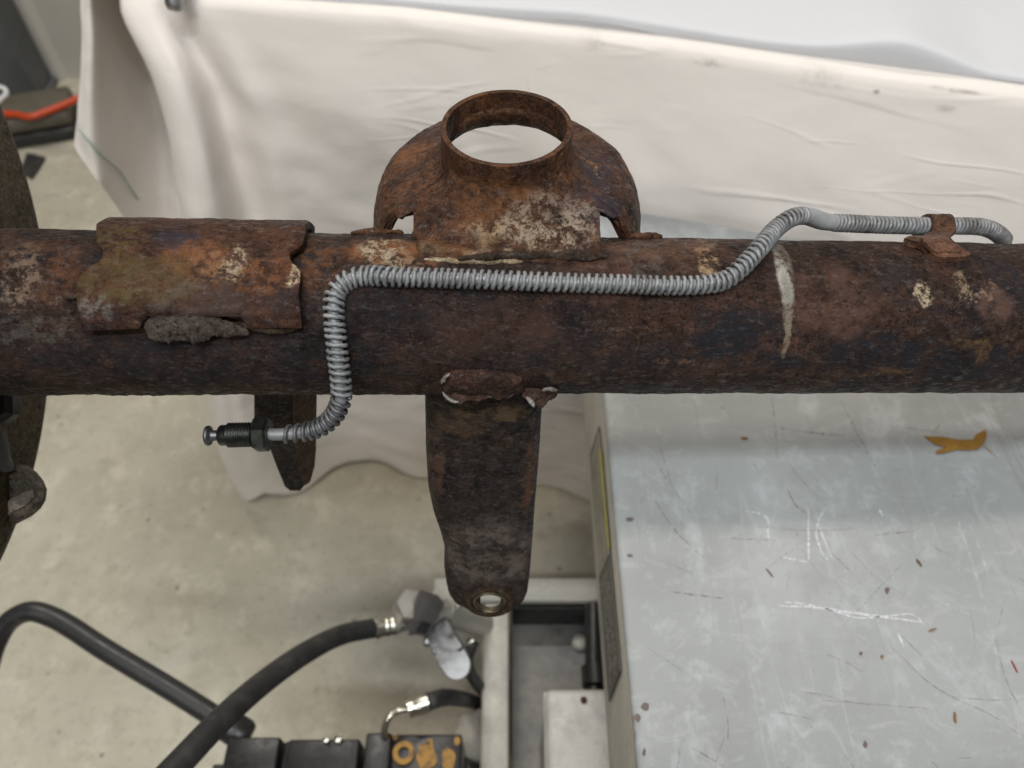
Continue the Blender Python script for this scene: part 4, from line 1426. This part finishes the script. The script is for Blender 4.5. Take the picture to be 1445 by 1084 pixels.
def patch(pol, r0, th, seed, dense=26):
    """lumpy plate lying round the tube, outline in photo pixels"""
    cx = sum(p[0] for p in pol) / len(pol)
    cy = sum(p[1] for p in pol) / len(pol)
    lin = pol + pol[:1]
    closed = []
    for (a0, b0), (a1, b1) in zip(lin, lin[1:]):
        for k in range(7):
            f = k / 7
            jx = 1.6 * noise.noise(Vector((a0 + f * 9, b0, seed)))
            closed.append(Vector((a0 + (a1 - a0) * f + jx, b0 + (b1 - b0) * f + jx * 0.6, 0)))
    o_, i_ = [], []
    for p in closed:
        ro, ri = [], []
        for k in range(10):
            f = k / 9
            a, b = cx + (p.x - cx) * f, cy + (p.y - cy) * f
            q = on_tube(a, b, r0) if b < 548 else on_tube(a, 548, r0) + Ldir(P(a, b, .322) - P(a, 548, .322))
            n = Vector((0, q.y, q.z)).normalized()
            h = th * (1 - f ** 6 * 0.75) + 0.0018 * fbm(q + Vector((seed, 0, 0)), 150, 5)
            ro.append(q + n * h)
            ri.append(q - n * 0.002)
        o_.append(ro)
        i_.append(ri)
    return shell_ring(o_, i_)


obj('torn_patch', patch(pol, R_T, 0.0030, 1), redm, sb, angle=60)
bright = metal('torn_bright', (0.22, 0.21, 0.19), 0.55, 0.3, 0.5, 420, 0.6, (0.07, 0.05, 0.04), 0.47)
tubp = lambda a, b, k: on_tube(a, min(b, 550), R_T + k) + (Ldir(P(a, b, .322) - P(a, 550, .322)) if b > 550 else Vector())
obj('torn_lip', blob([tubp(624, 552, .003), tubp(630, 560, .003), tubp(640, 566, .003), tubp(648, 566, .003)], 0.0007, 0.0007, radial, 3, 0.6, 24, 8, 400), bright, sb)
obj('torn_lip', blob([tubp(623, 541, .002), tubp(628, 533, .0035), tubp(635, 527, .003)], 0.0008, 0.0008, radial, 5, 0.7, 24, 8, 400), bright, sb)
obj('torn_tab', patch([(737, 553), (748, 549), (762, 547), (775, 546), (788, 549), (786, 556), (776, 564), (766, 574), (757, 571), (748, 560)], R_T, 0.0022, 4), redm, sb, angle=60)
obj('torn_lip', blob([tubp(765, 551, .003), tubp(776, 549, .0035), tubp(786, 551, .003)], 0.0010, 0.0009, radial, 8, 0.5, 24, 8, 300), bright, sb)
obj('torn_lip', blob([tubp(742, 560, .002), tubp(750, 567, .002), tubp(754, 574, .002)], 0.0010, 0.0010, radial, 9, 0.5, 20, 8, 300), bright, sb)

# --- tapered tab bracket behind the brake fitting
YB = 0.245
tabo = [(358, 535), (358, 600), (364, 606), (372, 612), (390, 660), (402, 688), (410, 694), (424, 694), (432, 684), (437, 660), (438, 535)]
tp = [PY(a, b, YB) for a, b in tabo]
tab = obj('tab_bracket', xform(prism(tp, (0, 0.006, 0.0), 0.0012), MIN), brm, axle, angle=40)
# side flange turned towards the camera with a slot
fo = [(438, 535), (438, 640), (436, 665), (430, 686), (423, 672), (416, 630), (413, 590), (413, 535)]
fp = [PY(a, b, YB - 0.001 - 0.016 * (438 - a) / 25) for a, b in fo]
obj('tab_flange', xform(prism(fp, (0.003, 0.003, 0), 0.0008), MIN), rust('rusty_flange', dark=(0.05, 0.03, 0.02), mid=(0.12, 0.07, 0.04), warm=(0.19, 0.11, 0.06), pale_lo=0.7), tab, angle=40)
so = [(423, 566), (427, 572), (427, 590), (424, 600), (420, 592), (420, 574)]
slp = [PY(a, b, YB - 0.003 - 0.016 * (438 - a) / 25) for a, b in so]
obj('painted_slot', xform(prism(slp, (-0.0005, -0.0004, 0)), MIN), NT('slot_shade').out((0.006, 0.005, 0.005), 0.9), tab, smooth=False)  # flat near-black patch: the opening's shade put in as colour, nothing is cut

# --- brake backing plate at the left end, with its caliper bracket
platem = rust('olive_rust', dark=(0.06, 0.052, 0.034), mid=(0.135, 0.108, 0.062), warm=(0.23, 0.15, 0.072), pale=(0.28, 0.24, 0.15), pit=1.2, warm_lo=0.53)
bpX = -0.268
bpo = obj('backing_plate', lathe([(0.030, 0.004), (0.110, 0.004), (0.118, 0.0), (0.167, 0.0), (0.174, -0.003), (0.175, -0.020), (0.170, -0.022), (0.164, -0.006), (0.118, -0.006), (0.030, -0.002)],
                                 (bpX, 0, 0), (1, 0, 0), 120, closed=True), platem, axle, angle=40)
darkcast = rust('dark_cast', dark=(0.085, 0.07, 0.05), mid=(0.17, 0.14, 0.105), warm=(0.23, 0.19, 0.135), pale=(0.16, 0.14, 0.11), pit=1.0, pale_lo=0.68)
lug = [(-60, 672), (-30, 664), (-5, 660), (15, 656), (38, 658), (52, 668), (62, 680), (67, 693), (65, 708), (58, 720), (45, 731), (12, 748), (-20, 764), (-60, 790)]
lugo = obj('caliper_bracket', xform(prism([P(a - 9, b, .425) for a, b in lug], FW * 0.008, 0.0025), MIN), darkcast, axle, angle=35)
holep = [(-60, 706), (-20, 694), (5, 688), (22, 686), (27, 690), (18, 697), (8, 712), (0, 722), (-20, 736), (-60, 750)]
obj('painted_recess', xform(prism([P(a - 9, b, .4245) for a, b in holep], -FW * 0.0006), MIN), NT('recess_shade').out((0.02, 0.016, 0.01), 0.8), lugo, smooth=False)  # flat dark patch paints the shade of a hollow on the solid lug
face = [(2, 728), (25, 704), (45, 694), (56, 690), (58, 700), (48, 712), (28, 722), (8, 736)]
obj('machined_face', xform(prism([P(a - 9, b, .4243) for a, b in face], -FW * 0.0005), MIN), rust('worn_face', dark=(0.18, 0.155, 0.125), mid=(0.30, 0.26, 0.21), warm=(0.34, 0.30, 0.24), pale=(0.4, 0.36, 0.3), pit=0.7), lugo, smooth=False)
post_ = [(-60, 540), (6, 540), (8, 600), (14, 620), (17, 655), (22, 668), (-60, 690)]
obj('bracket_arm', xform(prism([P(a - 22, b, .41) for a, b in post_], FW * 0.014, 0.003), MIN), blackm, lugo, angle=35)
nutp = [(-30, 548), (26, 548), (30, 556), (31, 586), (16, 598), (-30, 598)]
obj('bracket_bolt', xform(prism([P(a - 18, b, .395) for a, b in nutp], FW * 0.012, 0.003), MIN), blackm, lugo, angle=35)

# =================================================================== BRAKE LINE
bl = thing('brake_line', 'grey brake line wrapped in a coiled steel guard spring, running along the rusty axle', 'brake line')
bl.matrix_world = MAX
RL = R_T + 0.0044
T = lambda px, py, k=RL: on_tube(px, py, k)


def free(px, py, t):
    return L(P(px, py, t))


path_px = [free(372, 613, .297), free(400, 613, .297), free(428, 610, .297), free(452, 603, .296), free(470, 588, .294), free(481, 565, .291), free(481, 540, .2885), free(477, 505, .286),
           free(473, 465, .2845), free(471, 435, .2842), free(475, 412, .285), free(490, 397, .286), free(512, 390, .2865), T(560, 391), T(640, 393), T(720, 396), T(800, 399), T(880, 401), T(945, 403), T(990, 402), T(1022, 396),
           T(1046, 378, RL + .001), T(1072, 350, RL + .002), T(1096, 322, RL + .002), free(1116, 308, .320), free(1138, 305, .328), free(1165, 313, .333), free(1210, 316, .337), free(1260, 318, .341), free(1310, 319, .3445), free(1355, 319, .348),
           free(1388, 321, .351), free(1408, 330, .357), free(1420, 345, .368), free(1428, 365, .38)]
path = catmull(path_px, step=0.0004)
# arclength at a few stations
acc = [0]
for a, b in zip(path, path[1:]):
    acc.append(acc[-1] + (b - a).length)


def proj(p):
    w = MAX @ p
    r = w - CO
    d = r.dot(FW)
    return W0 / 2 + FPX * r.x / d, H0 / 2 - FPX * r.dot(UP) / d


pj = [proj(p) for p in path]


def station(px, py):
    return min(range(len(pj)), key=lambda i: (pj[i][0] - px) ** 2 + (pj[i][1] - py) ** 2)


tubing = metal('line_tube', (0.20, 0.205, 0.21), 0.55, 0.4, 0.4, 300, 0.15, (0.05, 0.05, 0.05), 0.5)
i0 = station(372, 613)
obj('inner_tube', sweep(path[::6], lambda u: 0.00238, 14), tubing, bl)
T_, N_, B_ = frames(path)


def coil(i_a, i_b, pitch, rc, rw, seed=0, sides=8, per=18):
    """spring wire wound on the path between two stations; pitch/rc/rw as functions of arclength"""
    s, s1 = acc[i_a], acc[i_b]
    ang = seed
    wire = []
    rr = random.Random(seed)
    wob = 1.0
    last = 0
    while s < s1:
        i = min(len(path) - 2, int(np.searchsorted(acc, s)))
        p, t_, n_, b_ = path[i], T_[i], N_[i], B_[i]
        if int(ang / (2 * math.pi)) != last:
            last = int(ang / (2 * math.pi))
            wob = 1 + rr.uniform(-0.17, 0.17)
        R_ = rc(s)
        tilt = 0.0
        wire.append(p + n_ * (R_ * math.cos(ang)) - b_ * (R_ * math.sin(ang)))
        ang += 2 * math.pi / per
        s += pitch(s) * wob / per
    # sweep with per-point frames
    pts = []
    tt, nn, bb_ = frames(wire)
    for i, p in enumerate(wire):
        r = rw
        pts.append([p + nn[i] * (r * math.cos(2 * math.pi * k / sides)) + bb_[i] * (r * math.sin(2 * math.pi * k / sides)) for k in range(sides)])
    V, F = grid(pts, closed_v=True)
    F += [tuple(range(sides)), tuple((len(wire) - 1) * sides + k for k in range(sides))]
    return V, F


tg = NT('galvanised_wire')
gc = tg.mix(tg.ramp(tg.noise(120, 8, 0.7), [(0.35, 0.0), (0.65, 1.0)]), (0.15, 0.155, 0.16), (0.29, 0.30, 0.31))
gc = tg.mix(tg.ramp(tg.noise(330, 8, 0.75), [(0.54, 0.0), (0.66, 0.8)]), gc, (0.42, 0.43, 0.44))
gc = tg.mix(tg.ramp(tg.noise(40, 8, 0.7, tg.map(loc=(4, 1, 0))), [(0.52, 0.0), (0.64, 0.8)]), gc, (0.10, 0.092, 0.085))
galv = tg.out(gc, tg.ramp(tg.noise(200, 5, 0.6), [(0.3, 0.42), (0.7, 0.7)]), 0.25, tg.bump(tg.noise(1400, 5, 0.7), 0.35, 0.0003), 0.4)
ta = NT('dull_wire')
gc = ta.mix(ta.ramp(ta.noise(160, 8, 0.7), [(0.4, 0.0), (0.65, 1.0)]), (0.075, 0.078, 0.082), (0.20, 0.205, 0.21))
dull = ta.out(gc, 0.5, 0.5, ta.bump(ta.noise(1400, 5, 0.7), 0.35, 0.0003))
ia, ib, ic, id_, ie = station(398, 613), station(482, 560), station(1137, 304), station(1175, 315), station(1416, 340)
ih = station(490, 397)
guard = obj('guard_spring', coil(ib, ic, lambda s: 0.0026, lambda s: 0.0034 - 0.0003 * sstep(acc[ih], acc[ih] + 0.03, s), 0.00080, 1), galv, bl)
obj('guard_spring', coil(ia, ib, lambda s: 0.0026 + 0.0006 * sstep(acc[ib] - 0.015, acc[ia], s), lambda s: 0.0031 + 0.0003 * sstep(acc[ia], acc[ib], s), 0.00078, 2), dull, bl)
obj('guard_spring', coil(id_, ie, lambda s: 0.0019, lambda s: 0.00315, 0.00085, 3), galv, bl)
# smooth sleeve where the guard is swaged round the bend
seg = path[station(1128, 303):station(1188, 316):8]
sleevem = metal('sleeve_grey', (0.36, 0.37, 0.38), 0.5, 0.4, 0.3, 150, 0.3, (0.15, 0.15, 0.15), 0.6)
obj('sleeve', sweep(seg, lambda u: 0.0035 + 0.0004 * math.sin(math.pi * u), 18), sleevem, bl)

# flare nut and flared end
d = (L(P(290, 615, .297)) - path[0]).normalized()
o0 = path[0]
ext = (L(P(290, 615, .297)) - o0).length
mm = ext / 82.0          # metres per photo pixel here
nutm = metal('phosphate_black', (0.055, 0.06, 0.055), 0.34, 0.9, 0.5, 220, 0.15, (0.02, 0.02, 0.02), 0.5)
nut = obj('flare_nut', lathe([(9 * mm, -8 * mm), (22 * mm, -8 * mm), (25.5 * mm, -5 * mm), (25.5 * mm, 10 * mm), (22 * mm, 13.5 * mm), (9 * mm, 13.5 * mm)], o0, d, 6, xref=(0.2, 0.7, 0.9)), nutm, bl, smooth=False)
thr = [(9 * mm, 13 * mm)]
h = 14.0
thr += [(14.5 * mm, h * mm)]
while h < 50:
    thr += [(15.4 * mm, (h + 0.2) * mm), (17.8 * mm, (h + 1.9) * mm), (17.8 * mm, (h + 2.5) * mm), (15.4 * mm, (h + 4.2) * mm)]
    h += 4.6
thr += [(15.4 * mm, (h + 0.5) * mm), (14.8 * mm, (h + 2) * mm), (14.8 * mm, (h + 9) * mm), (12.5 * mm, (h + 11.5) * mm), (7 * mm, (h + 11.5) * mm)]
obj('thread', lathe(thr, o0, d, 32), nutm, nut, angle=60)
steel2 = metal('flare_steel', (0.13, 0.135, 0.14), 0.42, 0.9, 0.4, 260, 0.1, (0.06, 0.06, 0.06), 0.52)
obj('flared_end', lathe([(7.5 * mm, 60 * mm), (7.5 * mm, 72 * mm), (9 * mm, 74 * mm), (13.5 * mm, 75.5 * mm), (14.5 * mm, 77.5 * mm), (13.5 * mm, 80.5 * mm), (9 * mm, 82.5 * mm), (4.5 * mm, 83 * mm), (4 * mm, 78 * mm), (0, 78 * mm)], o0, d, 28), steel2, bl, angle=60)

# --- clip that holds the line on the tube (welded to the axle)
ic_ = station(1313, 319)
cpnt = path[ic_]
clipm = rust('rusty_clip', dark=(0.05, 0.030, 0.022), mid=(0.13, 0.066, 0.042), warm=(0.20, 0.10, 0.06), pale_lo=0.72, pit=0.8)
ct, cn = T_[ic_], Vector((0, cpnt.y, cpnt.z)).normalized()
cn = (cn - ct * cn.dot(ct)).normalized()
cb_ = ct.cross(cn)
camdir = (L(CO) - cpnt).normalized()
if cb_.dot(camdir) < 0:
    cb_ = -cb_


def strap(off):
    out = []
    for i in range(12):
        u = i / 11 - 0.5
        row = []
        for k in range(28):
            a = math.radians(215 - 250 * k / 27)
            r = 0.0054 - off
            tw = 0.0016 * math.sin(a)
            p = cpnt + ct * (u * 0.0108 + tw + 0.003 * (k / 27)) + (cb_ * math.cos(math.pi - a) * -1 * 1.0 + cn * math.sin(a)) * r * 1.0
            h_ = 0.0002 * fbm(p, 300, 3)
            row.append(p + cn * h_)
        out.append(row)
    return out


clip_o = obj('line_clip', shell(strap(0.0), strap(0.0014)), clipm, axle, angle=60)
po = [(1276, 336), (1284, 333), (1308, 335), (1328, 338), (1348, 348), (1369, 356), (1369, 360), (1352, 362), (1332, 363), (1322, 361), (1310, 350), (1298, 342), (1285, 338)]


def flap(off):
    closed = catmull([Vector((a, b, 0)) for a, b in po + po[:1]], n=60)[:-1]
    cx, cy = 1322, 349
    out = []
    for p in closed:
        row = []
        for k in range(8):
            f = k / 7
            a, b = cx + (p.x - cx) * f, cy + (p.y - cy) * f
            q = on_tube(a, b, R_T + 0.0032)
            h_ = 0.0004 * fbm(q, 200, 3)
            n = Vector((0, q.y, q.z)).normalized()
            row.append(q + n * (h_ - off))
        out.append(row)
    return out


w0 = cpnt + cb_ * 0.0047 + cn * -0.0016 + ct * 0.0035
w1 = on_tube(1322, 337, R_T + 0.0048)
w2 = on_tube(1333, 347, R_T + 0.0042)
w3 = on_tube(1342, 355, R_T + 0.0036)
wl_ = catmull([cpnt + cb_ * 0.0050 + cn * 0.0010 + ct * 0.003, w0, w1, w2, w3], n=20)


def web(off):
    out = []
    for i in range(10):
        u = i / 9 - 0.5
        row = []
        for k, p in enumerate(wl_):
            n = Vector((0, p.y, p.z)).normalized()
            q = p + ct * (u * (0.0108 + 0.004 * k / 19)) + n * (0.0002 * fbm(p + Vector((u, 0, 0)), 250, 3) - off)
            row.append(q)
        out.append(row)
    return out


obj('clip_web', shell(web(0.0), web(0.0016)), clipm, clip_o, angle=60)
obj('clip_base', shell_ring(flap(0.0), flap(0.0028)), clipm, clip_o, angle=50)
bpy.context.view_layer.update()
